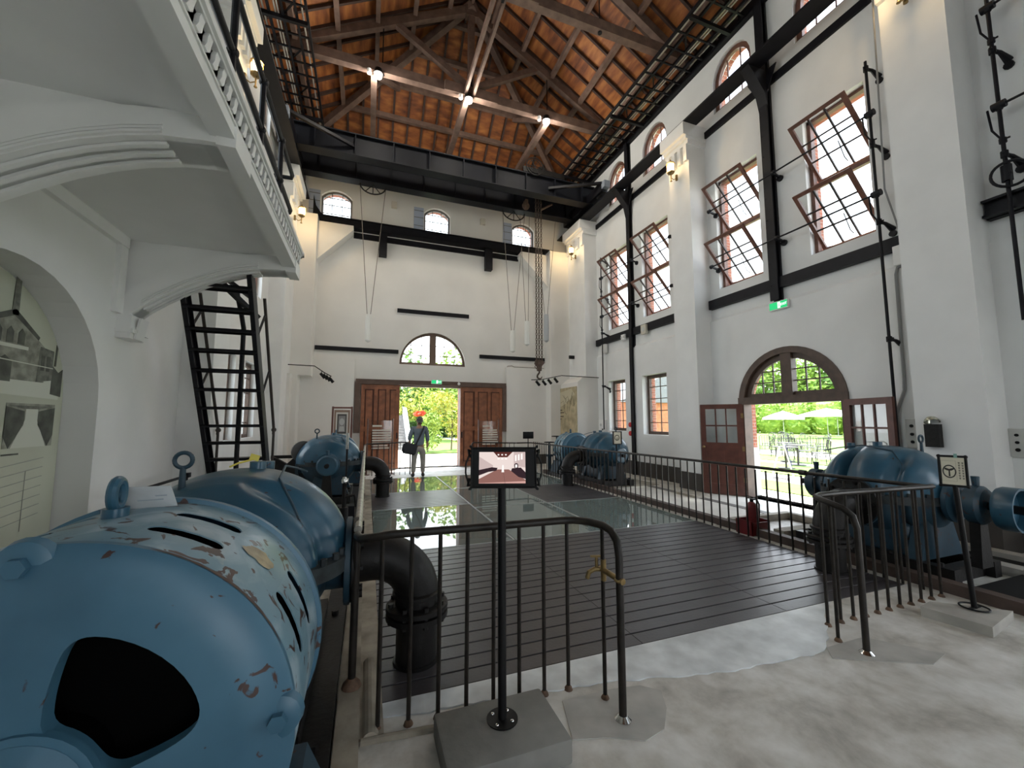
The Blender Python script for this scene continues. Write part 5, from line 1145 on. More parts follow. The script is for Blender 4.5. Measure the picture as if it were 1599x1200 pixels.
for z, a, b in ((1.95, 13.55, 13.2), (1.86, 13.55, 13.05), (1.72, 13.5, 13.1), (1.63, 13.5, 13.25)): mp(b, z, a, z + .045, 0)
build('map_drawing', mb, [mat('dark_brown_ink', (.14, .11, .07), .7), mat('pale_map_land', (.60, .54, .38), .7)], t, smooth=False)

# far wall: portrait on easel, information boards, screen, handwheels
t = thing('portrait_easel', 'brown wooden easel with a framed black-and-white portrait, beside the sliding door', 'portrait easel', (-.68, 12.6, 0))
mb = MB(); 
for x in (-.93, -.42): mb.beam((x, 12.55, 0), (x, 12.62, 2.0), .05, .05)
mb.box(-.96, 12.56, .98, -.40, 12.62, 1.04); mb.box(-.93, 12.58, 1.94, -.42, 12.62, 1.99); mb.beam((-.68, 12.62, 1.9), (-.68, 13.1, 0), .04, .04); build('easel_frame', mb, mat('red_brown_easel', (.13, .05, .035), .5), t, smooth=False)
mb = MB(); mb.box(-.885, 12.53, 1.10, -.465, 12.57, 1.90); build('picture_frame', mb, mat('brown_picture_frame', (.22, .14, .10), .5), t, smooth=False)
mb = MB(); mb.box(-.835, 12.524, 1.17, -.515, 12.53, 1.83); mb.box(-.80, 12.520, 1.22, -.55, 12.524, 1.78, 1); mb.box(-.765, 12.517, 1.27, -.585, 12.520, 1.73, 2)
mb.prism([(-.675 + .07 * math.cos(a), 12.5165, 1.56 + .1 * math.sin(a)) for a in [2 * PI * i / 16 for i in range(16)]], (0, -.001, 0), 3); mb.prism([(-.75, 12.5165, 1.29), (-.60, 12.5165, 1.29), (-.62, 12.5165, 1.43), (-.73, 12.5165, 1.43)], (0, -.001, 0), 3)
build('picture', mb, [mat('pale_mount', (.55, .52, .46), .7), mat('dark_mount_line', (.06, .055, .05), .7), mat('grey_photo', (.22, .21, .20), .7), mat('light_grey_photo', (.40, .39, .37), .7)], t, smooth=False)
def board(x0, x1, y, z0, z1, label, lines):
    t = thing('information_board', label, 'information board', ((x0 + x1) / 2, y, 0))
    for x in (x0, x1): mb = MB(); mb.cyl((x, y, 0), (x, y, z1 + .05), .022, 10); mb.cyl((x, y, 0), (x, y, .015), .09, 14); build('post', mb, mat('brown_steel_post', (.12, .06, .045), .4), t)
    mb = MB(); mb.box(x0, y - .006, z0, x1, y + .006, z1); p = build('panel', mb, glassy('board_glass', (.88, .84, .80), .05), t, smooth=False)
    mb = MB(); rnd = random.Random(5)
    for k in range(lines):
        z = z1 - .14 - k * .075 - (.06 if k > 0 else 0); w = (x1 - x0) * (.38 if k == 0 else rnd.uniform(.62, .78)); hh = .05 if k == 0 else .042
        mb.box(x0 + .13, y - .0085, z - hh, x0 + .13 + w, y - .0065, z)
    build('lettering', mb, mat('pale_print', (.62, .58, .50), .6), p, smooth=False)
    return t
board(.03, .74, 12.66, .72, 1.60, 'glass information board with pale print, between the easel and the person', 9)
board(3.42, 4.10, 12.66, .75, 1.58, 'glass information board with pale print, between the doorway and the small black screen', 8)
t = thing('screen_stand', 'small black screen on a thin pole beside the far railing', 'screen', (4.86, 11.95, 0)); mb = MB(); mb.cyl((4.86, 11.95, 0), (4.86, 11.95, 1.03), .015, 8); mb.cyl((4.86, 11.95, 0), (4.86, 11.95, .015), .12, 16); build('pole', mb, BLACKP, t)
mb = MB(); mb.cbox(4.68, 11.92, 1.02, 5.04, 11.95, 1.24, .008); build('screen', mb, BLACKP, t)
def handwheel(x, y, z, label):
    t = thing('valve', label, 'valve', (x, y, 0)); mb = MB(); mb.torus((x, y, z), (0, 0, 1), .15, .014, 24, 8)
    for k in range(3): a = k * PI / 3; mb.tube([(x - .15 * math.cos(a), y - .15 * math.sin(a), z), (x + .15 * math.cos(a), y + .15 * math.sin(a), z)], .010, 6)
    build('handwheel', mb, IRON, t); mb = MB(); mb.cyl((x, y, .0), (x, y, z + .02), .022, 10); mb.cyl((x, y, 0), (x, y, .55), .06, 12); mb.lathe([(.14, 0), (.14, .03)], (x, y, 0), (0, 0, 1), 16); mb.lathe([(.11, 0), (.11, .06)], (x, y, .5), (0, 0, 1), 16); build('valve_column', mb, BLUED, t)
handwheel(5.65, 11.5, 1.10, 'valve with black handwheel, next to the round motor before the map')
handwheel(5.30, 11.3, .93, 'lower valve with black handwheel, next to the small black screen')
# small pale boxes and pipe on the far wall
for i, (x, z) in enumerate(((.66, 9.03), (3.84, 8.98))): box = MB(); box.cbox(x - .09, YF - .12, z - .11, x + .09, YF, z + .11, .01); tag(build('wall_speaker', box, mat('beige_box', (.62, .58, .50), .6), at=(x, YF - .05, z)), ['small beige box high on the far wall beside the window nearest the balcony', 'small beige box high on the far wall beside the window behind the crane chain'][i], 'loudspeaker')
mb = MB(); mb.tube([(4.78, YF - .03, 1.25), (4.78, YF - .03, 3.52), (4.84, YF - .03, 3.60), (5.0, YF - .03, 3.62), (5.1, YF - .03, 3.58), (6.3, YF - .03, 3.57)], .018, 8); tag(build('wall_pipe', mb, mat('grey_wall_pipe', (.35, .33, .29), .5), at=(4.78, YF, 1.25)), 'thin grey pipe bent round the corner of the far doorway', 'pipe')
mb = MB(); mb.tube([(7.585, 4.05, 3.42), (7.57, 4.02, 3.35), (7.57, 4.06, 3.28), (7.57, 4.12, 3.22)], .008, 6); tag(build('loose_wire', mb, BLACKP, at=(7.58, 4.05, 3.3)), 'short black wire sticking out of the wall above the arched door', 'wire')
# ------------------------------------------------------------------ balcony
XB = -.908; YEND = 5.80
bal_ = setting('balcony', (-1.7, 2, 3.9)); 
mb = MB(); mb.box(XL, YB, 3.62, XB, YEND - .05, 3.78); mb.box(XB - .14, YB, 3.50, XB, YEND - .05, 3.78); mb.box(XL, YEND - .11, 3.5, XB, YEND - .05, 3.78)
build('slab', mb, PLASTER2, bal_, smooth=False)
mb = MB()
YE_ = YEND - .06
mb.box(XB, YB, 3.50, XB + .008, YE_ + .008, 3.52); mb.box(XB, YB, 3.595, XB + .012, YE_ + .012, 3.612)
mb.box(XB, YB, 3.735, XB + .035, YE_ + .035, 3.755); mb.box(XB, YB, 3.755, XB + .055, YE_ + .055, 3.80); mb.box(XB - .1, YB, 3.785, XB + .045, YE_ + .045, 3.815); mb.box(XL, YE_, 3.755, XB + .055, YE_ + .055, 3.815); mb.box(XL, YE_, 3.735, XB + .035, YE_ + .035, 3.755)
build('cornice', mb, PLASTER2, bal_, smooth=False)
mb = MB(); y = 1.6                                    # running scroll ornament on the fascia
while y < YEND - .1:
    P = [(y + .00, 3.612), (y + .045, 3.612), (y + .075, 3.64), (y + .085, 3.68), (y + .105, 3.735), (y + .055, 3.735), (y + .035, 3.70), (y + .03, 3.66)]
    mb.prism([(XB, a, b) for a, b in P], (.024, 0, 0)); y += .118
build('scroll_ornament', mb, PLASTER2, bal_, smooth=False)
LOWC = [(XL, 2.73), (-2.52, 2.74), (-2.40, 2.86), (-2.25, 2.98), (-2.06, 3.11), (-1.88, 3.22), (-1.71, 3.305), (-1.50, 3.385), (-1.30, 3.435), (-1.10, 3.455), (XB, 3.46)]
TOPC = [(XL, 3.0), (-2.55, 3.02), (-2.42, 3.13), (-2.25, 3.28), (-2.08, 3.41), (-1.88, 3.50), (-1.66, 3.56), (-1.45, 3.60), (-1.25, 3.625), (-1.06, 3.64), (XB, 3.64)]
def arch(ya, yb, n):
    mb = MB(); mb.prism([(x, ya + .05, z) for x, z in LOWC] + [(XB, ya + .05, 3.7), (XL, ya + .05, 3.7)], (0, yb - ya - .10, 0))
    mb.prism([(x, ya, z) for x, z in LOWC] + [(x, ya, z) for x, z in TOPC[::-1]], (0, yb - ya, 0))
    for i in range(3):                                # stepped mouldings under the arch
        seg = LOWC[2 + i % 1:9]; o1, o2 = .028 * i + .012, .028 * i + .030
        mb.prism([(x, ya - .022 + .007 * i, z + o1) for x, z in seg] + [(x, ya - .022 + .007 * i, z + o2) for x, z in seg[::-1]], (0, .03, 0))
        yy = ya + .06 + i * (yb - ya - .16) / 2; mb.prism([(x, yy, z) for x, z in seg] + [(x, yy, z - .022) for x, z in seg[::-1]], (0, .04, 0))
    mb.box(XL, ya - .01, 2.50, XL + .13, yb + .01, 2.76); mb.box(XL, ya - .03, 2.56, XL + .16, yb + .03, 2.60); mb.prism([(XL + .13, ya + .06, 2.5), (XL + .13, yb - .06, 2.5), (XL + .17, yb - .06, 2.74), (XL + .17, ya + .06, 2.74)], (.02, 0, 0))
    mb.box(XB - .10, ya - .01, 3.44, XB + .014, yb + .01, 3.60)
    build('arched_bracket', mb, PLASTER2, bal_, smooth=False)
arch(5.49, 5.78, 0); arch(3.05, 3.40, 1); arch(-.2, .15, 2)
mb = MB()                                             # plaster pier and frame strips on the niche wall
mb.box(XL, 5.36, 2.76, XL + .05, 5.49, 3.62); mb.box(XL, 3.4, 3.50, XL + .06, 5.49, 3.62)
build('wall_strips', mb, PLASTER2, bal_, smooth=False)
# pipe railing on the balcony
t = thing('balcony_railing', 'black pipe railing along the top of the white balcony edge', 'railing', (-1.02, 3, 3.97))
mb = MB(); 
for z in (4.27, 4.74): mb.tube([(-1.0, -3, z), (-1.0, 5.55, z), (-1.02, 5.62, z), (-1.35, 5.64, z)], .026, 10)
build('rail', mb, STEEL, t)
y = -2.6
while y < 5.6:
    mb = MB(); mb.cyl((-1.0, y, 3.8), (-1.0, y, 4.78), .026, 10); mb.lathe([(.06, 0), (.055, .02), (.032, .04)], (-1.0, y, 3.81), (0, 0, 1), 14); mb.sphere((-1.0, y, 4.27), .042, 10, 8); mb.sphere((-1.0, y, 4.74), .042, 10, 8); build('post', mb, STEEL, t); y += .83

# ------------------------------------------------------------------ iron stair
t = thing('iron_stair', 'steep black iron stair with open treads, climbing to the balcony end', 'stair', (-1.8, 6.9, 0))
XS0, XS1 = -2.15, -1.40
def sy(z): return 7.60 - z * .565
for x, zt in ((XS0, 3.22), (XS1, 3.52)):
    mb = MB(); mb.prism([(x - .008, sy(0) - .10, 0), (x - .008, sy(0) + .10, 0), (x - .008, sy(zt) + .10, zt), (x - .008, sy(zt) - .10, zt)], (.016, 0, 0)); 
    for e in (-.095, .095): mb.beam((x + (.02 if x < -2 else -.02), sy(0) + e, 0), (x + (.02 if x < -2 else -.02), sy(zt) + e, zt), .05, .012)
    build('stringer', mb, STEEL, t, smooth=False)
z = .32
while z < 3.3:
    mb = MB(); yy = sy(z); mb.box(XS0, yy - .10, z - .012, XS1, yy + .12, z); mb.box(XS0, yy - .10, z - .04, XS1, yy - .09, z); mb.box(XS0, yy + .11, z - .035, XS1, yy + .12, z); build('tread', mb, STEEL, t, smooth=False); z += .2445
for x in (XS0, XS1):
    mb = MB(); o = .62
    mb.tube([(x, sy(3.30) + o * .95, 3.30), (x, sy(1.47) + o * .95, 1.47), (x, sy(1.42) + o * .9, 1.38)], .021, 10); mb.sphere((x, sy(1.45) + o * .96, 1.45), .038, 12, 8); mb.tube([(x, sy(1.45) + o * .95, 1.44), (x, sy(1.45) + o * .97, .02)], .019, 10); build('hand_rail', mb, mat('brown_black_pipe', (.03, .022, .018), .45), t)
    for z in (2.0, 2.75):
        mb = MB(); mb.tube([(x, sy(z) + .05, z), (x, sy(z + .32) + o * .86, z + .32)], .016, 8); build('rail_stay', mb, STEEL, t)
mb = MB(); mb.tube([(-1.75, 6.86, .0), (-1.75, 6.80, 2.95), (-1.77, 6.72, 3.15), (-1.77, 6.5, 3.35), (-1.77, 6.45, 3.45)], .032, 10); mb.beam((-1.95, 6.35, 3.50), (-1.55, 6.70, 3.10), .09, .05); mb.beam((-1.98, 6.38, 3.62), (-1.62, 6.60, 3.36), .06, .045); build('support_post', mb, STEEL, t)

# ------------------------------------------------------------------ niche with the photo panel
t = thing('photo_panel', 'arched greenish display panel with old building photographs, in the wall niche', 'display panel', (-2.88, 4.2, .5))
PG = [mat('pale_green_panel', (.50, .52, .42), .6, noise=(1.2, .08)), mat('sepia_grey', (.26, .265, .22), .6, noise=(14, .35)), mat('sepia_dark', (.085, .09, .075), .6, noise=(10, .4)), mat('sepia_mid', (.155, .16, .135), .6, noise=(18, .4)), mat('sepia_light', (.58, .60, .52), .6), mat('panel_line_grey', (.30, .31, .28), .6)]
xp = -2.862
mb = MB(); mb.prism([(-2.885, y, z) for y, z in archtop(3.12, 5.28, .52, 1.8, 2.88, 20)], (.02, 0, 0)); build('panel', mb, PG[0], t, smooth=False)
def pq(mb, pts, mi, k=1): mb.prism([(xp, y, z) for y, z in pts], (.0012 * k, 0, 0), mi)
def pqs(mb, pts, mi, k=1): pq(mb, [(y + .22 * (1 - max(0, (y - 4.6) / .7)), z) for y, z in pts], mi, k)
mb = MB()                                             # large photograph of the gabled hall
pqs(mb, [(3.3, 1.86), (5.16, 1.80), (5.16, 1.95), (5.05, 2.0), (3.3, 1.98)], 4); pqs(mb, [(3.55, 1.95), (4.86, 1.95), (4.86, 2.26), (4.64, 2.36), (4.38, 2.50), (4.08, 2.36), (3.55, 2.2)], 1, 2)
pqs(mb, [(3.5, 2.17), (4.39, 2.555), (4.72, 2.36), (4.70, 2.33), (4.385, 2.50), (3.5, 2.12)], 2, 3); pqs(mb, [(4.72, 1.95), (5.0, 1.98), (5.0, 2.26), (4.75, 2.28)], 3, 3); pqs(mb, [(4.35, 2.5), (4.42, 2.5), (4.415, 2.88), (4.36, 2.88)], 3, 3); pqs(mb, [(4.34, 2.86), (4.43, 2.86), (4.43, 2.89), (4.34, 2.89)], 2, 4)
for a in (4.20, 4.32, 4.44): pqs(mb, [(a, 2.26), (a + .07, 2.26), (a + .07, 2.36), (a + .035, 2.40), (a, 2.36)], 2, 4)
pqs(mb, [(4.15, 2.22), (4.56, 2.22), (4.56, 2.25), (4.15, 2.25)], 4, 4); pqs(mb, [(4.25, 1.93), (4.40, 1.93), (4.40, 2.10), (4.325, 2.15), (4.25, 2.10)], 2, 4)
for a in (4.78, 4.88): pqs(mb, [(a, 2.06), (a + .06, 2.06), (a + .06, 2.2), (a, 2.2)], 2, 4)
pqs(mb, [(5.0, 1.85), (5.2, 1.83), (5.2, 2.1), (5.12, 2.06), (5.0, 2.12)], 2, 3); pqs(mb, [(5.03, 2.12), (5.06, 2.12), (5.07, 2.3), (5.04, 2.33)], 2, 3); pqs(mb, [(3.4, 2.135), (5.0, 2.09), (5.0, 2.098), (3.4, 2.145)], 4, 5)
build('hall_photograph', mb, PG, t, smooth=False)
def photo(y0, y1, z0, z1, nm):
    mb = MB(); pq(mb, [(y0, z0), (y1, z0), (y1, z1), (y0, z1)], 1); c = (y0 + y1) / 2; zc = z0 + (z1 - z0) * .62
    pq(mb, [(y0 + .08, z0), (y1 - .08, z0), (c + .07, zc), (c - .07, zc)], 4, 2); pq(mb, [(y0, z0 + .1), (y0, z1 - .03), (c - .08, zc + .08), (c - .08, zc - .04), (y0 + .06, z0)], 2, 2); pq(mb, [(y1, z0 + .1), (y1, z1 - .03), (c + .08, zc + .08), (c + .08, zc - .04), (y1 - .06, z0)], 2, 2)
    pq(mb, [(y0 + .02, z1 - .02), (y1 - .02, z1 - .02), (c + .08, zc + .1), (c - .08, zc + .1)], 3, 2); pq(mb, [(c - .07, zc), (c + .07, zc), (c + .07, zc + .1), (c - .07, zc + .1)], 4, 3); build(nm, mb, PG, t, smooth=False)
photo(4.62, 5.18, 1.36, 1.75, 'interior_photograph'); photo(3.95, 4.50, 1.40, 1.86, 'machine_photograph')
mb = MB(); pq(mb, [(4.62, 1.30), (4.80, 1.30), (4.80, 1.315), (4.62, 1.315)], 2); rnd = random.Random(4)
for k in range(7):
    z = 1.22 - k * .085; L = [(3.4, z + rnd.uniform(-.02, .02)), (4.1, z + .06), (4.6, z - .02), (5.1, z + .03)]
    for a, b in zip(L, L[1:]): pq(mb, [a, b, (b[0], b[1] + .006), (a[0], a[1] + .006)], 5)
for y in (4.3, 4.62, 4.9): pq(mb, [(y, .62), (y + .006, .62), (y + .006, 1.15), (y, 1.15)], 5)
pq(mb, [(4.55, .62), (4.57, .62), (4.57, .82), (4.55, .82)], 2); pq(mb, [(4.1, .60), (4.45, .60), (4.45, .62), (4.1, .62)], 2); build('line_drawing', mb, PG, t, smooth=False)
mb = MB(); mb.box(-2.92, 3.0, .46, -2.886, 5.4, 2.95); struct('trim_niche_back', mb, PLASTER, smooth=False)
mb = MB(); mb.box(-2.88, 3.1, .46, XL, 5.3, .5); struct('trim_niche_sill', mb, PLASTER, smooth=False)

# pipe rail and old wheel behind the pump row
t = thing('pipe_barrier', 'low black pipe barrier along the balcony-side wall, behind the motor and pump', 'barrier', (-2.2, 5.8, 0))
mb = MB(); mb.tube([(-2.25, 5.1, .86), (-2.25, 6.6, .86)], .018, 8); build('rail', mb, STEEL, t)
for y in (5.1, 6.6):
    mb = MB(); mb.cyl((-2.25, y, 0), (-2.25, y, .9), .022, 10); mb.box(-2.29, y - .04, .84, -2.21, y + .04, .9); build('post', mb, STEEL, t)
t = thing('flywheel_stand', 'old iron wheel on a dark stand, between the iron stair and the farther pump', 'machine stand', (-1.35, 8.9, 0))
mb = MB(); mb.lathe([(.06, -.03), (.21, -.03), (.21, .03), (.06, .03)], (-1.18, 9.0, .98), (.35, -1, 0), 28); mb.lathe([(.17, -.035), (.17, .035)], (-1.18, 9.0, .98), (.35, -1, 0), 24); build('wheel', mb, mat('grey_iron_wheel', (.10, .095, .09), .5, .4), t)
mb = MB(); mb.prism([(-1.7, 8.95, 0), (-1.05, 8.95, 0), (-1.12, 8.95, .95), (-1.25, 8.95, .95), (-1.45, 8.95, .75), (-1.7, 8.95, .9)], (0, .12, 0)); mb.box(-1.1, 9.08, .6, -.95, 9.3, 1.12); mb.beam((-1.75, 9.1, .88), (-.7, 9.1, .88), .07, .06); build('stand', mb, IRON, t, smooth=False)
t = thing('floor_lever', 'slim black steel lever rod in front of the farther pump', 'lever', (-.28, 6.9, 0)); mb = MB(); mb.tube([(-.28, 6.9, 0), (-.28, 6.9, 1.38)], .016, 8); mb.box(-.42, 6.8, 0, -.14, 7.0, .28); build('rod', mb, STEEL, t); mb = MB(); mb.cyl((-.28, 6.9, 1.15), (-.28, 6.9, 1.40), .022, 10); build('grip', mb, CHROME, t)
t = thing('priming_valve', 'small valve with chrome cap on a thin pipe, beside the grey hand rail', 'valve', (-.2, 4.6, 0)); mb = MB(); mb.cyl((-.2, 4.6, 0), (-.2, 4.6, .95), .02, 10); mb.cyl((-.2, 4.6, .55), (-.2, 4.6, .7), .045, 12); mb.tube([(-.2, 4.6, .8), (-.1, 4.6, .82), (-.08, 4.6, .70)], .016, 8); build('pipe', mb, IRON, t); mb = MB(); mb.lathe([(.03, 0), (.032, .03), (.015, .06)], (-.2, 4.6, .95), (0, 0, 1), 12); build('cap', mb, CHROME, t)
# ------------------------------------------------------------------ outside
GRASS = mat('lawn_green', (.14, .24, .035), .9, noise=(3, .3)); PAVE = mat('pale_paving', (.42, .41, .38), .9, noise=(2, .12))
mb = MB()
mb.box(-30, YF + .55, -.25, 40, 60, -.02); mb.box(XR + .55, -30, -.25, 60, YF + .55, -.021); mb.box(-30, -30, -.26, XR + .5, YB - .55, -.022); mb.box(-30, YB - .5, -.26, XL - .55, YF + .5, -.022)
struct('ground_outside', mb, PAVE, smooth=False)
mb = MB(); mb.box(11.8, 6.9, -.02, 14.6, 20, .0); mb.box(15.5, -5, -.02, 18.0, 30, .0); mb.box(21, -5, -.02, 60, 40, .01); mb.box(8.9, 5.6, -.02, 10.3, 14, -.005)
struct('lawn', mb, GRASS, smooth=False)
def leafmat(n, c, c2): return mat(n, c, .6, noise=(2.2, .5), col2=c2)
LG = leafmat('mid_green_leaves', (.17, .30, .04), (.06, .14, .02)); LD = leafmat('deep_green_leaves', (.075, .16, .025), (.03, .075, .012)); LY = leafmat('yellow_green_leaves', (.46, .44, .06), (.22, .30, .04)); LR = leafmat('red_flowers', (.75, .10, .03), (.5, .05, .02)); LB = leafmat('bright_green_leaves', (.30, .42, .06), (.14, .26, .03))
def leaves(mb, c, r, n, s, rnd, mi=0):
    """leaf blades through an ellipsoid, denser towards its skin"""
    for _ in range(n):
        while True:
            p = Vector((rnd.uniform(-1, 1), rnd.uniform(-1, 1), rnd.uniform(-1, 1)))
            if .3 < p.length < 1: break
        q = Vector(c) + Vector((p.x * r[0], p.y * r[1], p.z * r[2])); a = Vector((rnd.gauss(0, 1), rnd.gauss(0, 1), rnd.gauss(0, .7))).normalized(); b = a.cross(Vector((rnd.gauss(0, 1), rnd.gauss(0, 1), rnd.gauss(0, 1)))).normalized()
        k = s * rnd.uniform(.6, 1.3); mb.add([q - a * k, q + b * k * .45, q + a * k, q - b * k * .45], [(0, 1, 2, 3)], mi)
def plant(name, label, cat, base, blobs, m, n, s, trunk=.08, group=None, seed=1, partname='crown'):
    rnd = random.Random(seed); t = thing(name, label, cat, base, group); mb = MB(); b = Vector(base)
    for c, r in blobs: leaves(mb, b + Vector(c), r, n, s, rnd)
    build(partname, mb, m, t, smooth=False)
    mb = MB(); top = max(c[2] for c, r in blobs)
    mb.tube([b, b + Vector((.05, 0, top * .5)), b + Vector((0, .03, top))], [trunk, trunk * .8, trunk * .4], 8)
    for c, r in blobs: mb.tube([b + Vector((0, 0, top * .4)), b + Vector(c)], [trunk * .5, trunk * .2], 6)
    build('trunk', mb, mat('bark', (.11, .085, .06), .9), t)
    return t
# seen through the far doorway
plant('yellow_shrub', 'tall yellow-leaved shrub seen through the far doorway', 'shrub', (4.3, 21.5, 0), [((0, 0, 1.9), (1.0, .9, .9)), ((.5, .2, 1.1), (.8, .7, .7)), ((-.5, 0, 2.6), (.8, .7, .6))], LY, 420, .10, .04, seed=2)
plant('yellow_shrub', 'yellow-green shrub further back, above the garden steps', 'shrub', (3.2, 27, .6), [((0, 0, 2.2), (1.4, 1, 1.1)), ((-.9, .3, 1.5), (.9, .8, .8))], LY, 420, .13, .05, seed=3)
plant('green_shrub', 'low bright green shrub beside the person, outside the far doorway', 'shrub', (2.9, 20.5, 0), [((0, 0, .8), (.75, .7, .7)), ((.2, .1, 1.5), (.5, .5, .5))], LB, 420, .09, .03, seed=4)
plant('red_flower_bush', 'bush of red flowers above the garden steps', 'shrub', (2.95, 25.5, .03), [((0, 0, 1.97), (.26, .3, .17)), ((.3, .0, 2.0), (.2, .25, .17))], LR, 220, .07, .03, seed=5)
plant('garden_tree', 'broad green tree behind the garden steps', 'tree', (2.0, 33, 0), [((0, 0, 5), (3.2, 2, 2.6)), ((-2, 0, 3.2), (1.8, 1.4, 1.6)), ((2.4, .5, 3.4), (2.2, 1.5, 2.2))], LG, 900, .22, .2, seed=6)
plant('garden_tree', 'green tree above the yellow shrubs, toward the screen side', 'tree', (7.5, 32, 0), [((0, 0, 5), (3.0, 2, 2.6)), ((-1.8, 0, 3), (2.2, 1.6, 2.0)), ((1, 0, 2), (2, 1.5, 1.4))], LB, 900, .22, .2, seed=7)
mb = MB(); rnd = random.Random(9)
for k in range(7): leaves(mb, (-4 + 3.0 * k, 38, 2.5), (2.4, 1.2, 3.0), 520, .28, rnd); mb.sphere((-4 + 3.0 * k, 38.6, 2.2), (2.1, 1.0, 2.7), 12, 8)
tag(build('hedge', mb, LD, smooth=False), 'deep green hedge bank closing the garden beyond the far doorway', 'hedge', kind='stuff')
t = thing('garden_steps', 'grey stone garden steps climbing behind the person', 'steps', (1.5, 24.5, 0)); mb = MB()
for k in range(12): mb.box(1.1, 23.2 + k * .3, 0, 2.14, 27.2, .16 * (k + 1))
build('step_flight', mb, mat('grey_garden_stone', (.22, .22, .21), .9, noise=(4, .3)), t, smooth=False)
mb = MB(); mb.prism([(2.15, 23.1, 0), (2.15, 27.2, 0), (2.15, 27.2, 2.5), (2.15, 26.6, 2.4), (2.15, 23.1, .5)], (.24, 0, 0)); build('parapet', mb, mat('pale_garden_stone', (.42, .42, .40), .9), t, smooth=False)
mb = MB(); mb.box(2.4, 19.8, -.02, 6.5, 40, .03); struct('garden_bed', mb, GRASS, smooth=False)

# seen through the arched side doorway
def umbrella(x, y, zt, r, label):
    t = thing('garden_umbrella', label, 'umbrella', (x, y, 0), 'white garden umbrellas'); mb = MB(); n = 8; vs = [(x, y, zt)]; fs = []
    for j, (rr_, dz) in enumerate(((.5, -.28), (1.0, -.62))):
        for k in range(n * 2): a = PI * k / n; q = r * rr_ * (1 if k % 2 == 0 else .965); vs.append((x + q * math.cos(a), y + q * math.sin(a), zt + dz - (.03 if k % 2 else 0)))
    for k in range(2 * n): fs.append((0, 1 + k, 1 + (k + 1) % (2 * n))); fs.append((1 + k, 1 + 2 * n + k, 1 + 2 * n + (k + 1) % (2 * n), 1 + (k + 1) % (2 * n)))
    vs2 = [(a, b, c - .012) for a, b, c in vs]; mb.add(vs, fs); mb.add(vs2, [f[::-1] for f in fs])
    for k in range(2 * n): a = 1 + 2 * n + k; b = 1 + 2 * n + (k + 1) % (2 * n); mb.add([vs[a], vs[b], (vs[b][0], vs[b][1], vs[b][2] - .14), (vs[a][0], vs[a][1], vs[a][2] - .14)], [(0, 1, 2, 3)])
    build('canopy', mb, mat('white_canopy', (.78, .78, .76), .8), t, smooth=False)
    mb = MB(); mb.cyl((x, y, 0), (x, y, zt), .025, 8); mb.cyl((x, y, 0), (x, y, .08), .25, 14); build('pole', mb, mat('grey_pole', (.4, .4, .4), .4, .5), t)
    for k in range(n):
        a = 2 * PI * k / n; mb = MB(); mb.cyl((x, y, zt - .06), (x + r * math.cos(a) * .98, y + r * math.sin(a) * .98, zt - .65), .010, 5); build('rib', mb, mat('grey_pole', (.4, .4, .4), .4), t)
umbrella(35.2, 25.7, 2.45, 1.6, 'white garden umbrella behind the open arched door, nearest the brick reveal')
umbrella(39.0, 24.4, 2.7, 2.2, 'large white garden umbrella in the middle of the arched door view')
umbrella(45.0, 27.2, 2.75, 1.7, 'white garden umbrella half hidden by the panelled door leaf')
chm = mat('black_wire_chair', (.03, .03, .03), .5)
def chair0():
    t = thing('garden_chair', 'thin black metal garden chair on the sunny terrace', 'chair', (0, 0, 0), 'black metal garden chairs on the terrace')
    mb = MB(); mb.box(-.22, -.22, .43, .22, .22, .45); build('seat', mb, chm, t, smooth=False)
    mb = MB(); mb.tube([(-.21, .21, .44), (-.21, .27, .86), (-.12, .28, .92), (.12, .28, .92), (.21, .27, .86), (.21, .21, .44)], .013, 6)
    for k in (-.1, 0, .1): mb.cyl((k, .22, .45), (k, .28, .9), .008, 5)
    build('backrest', mb, chm, t)
    for a, b in ((-.2, -.2), (.2, -.2), (-.2, .2), (.2, .2)): mb = MB(); mb.cyl((a, b, .44), (a * 1.15, b * 1.15, 0), .012, 6); build('leg', mb, chm, t)
    return t
c0 = chair0(); rnd = random.Random(12); spots = []
for k in range(5):
    for j in range(4): spots.append((15.4 + j * 2.0 + k * .5 + rnd.uniform(-.15, .15), 9.9 + k * .95 + j * 1.25 + rnd.uniform(-.1, .1), rnd.uniform(0, 6)))
for i, (x, y, a) in enumerate(spots):
    if i == 0: c0.location = (x, y, 0); c0.rotation_euler = (0, 0, a)
    else: dup(c0, (x, y, 0), rz=a)
tb = thing('garden_table', 'small dark metal garden table among the terrace chairs', 'table', (13.3, 9.7, 0), 'small metal garden tables'); mb = MB(); mb.cyl((13.3, 9.7, .70), (13.3, 9.7, .72), .38, 20); build('table_top', mb, chm, tb); mb = MB(); mb.cyl((13.3, 9.7, 0), (13.3, 9.7, .7), .03, 8); mb.cyl((13.3, 9.7, 0), (13.3, 9.7, .02), .25, 14); build('pedestal', mb, chm, tb)
dup(tb, (15.6, 11.3, 0)); dup(tb, (14.6, 10.2, 0))
t = thing('sandwich_board', 'blue and white sandwich board standing just outside the arched doorway', 'sign board', (11.2, 8.1, 0)); mb = MB()
M1 = Matrix.Rotation(R(38), 3, 'Z') @ Matrix.Rotation(R(-12), 3, 'X'); mb.obox((11.2, 8.1, .50), (.62, .03, .98), M1); build('front_board', mb, mat('white_board', (.62, .62, .62), .5), t, smooth=False)
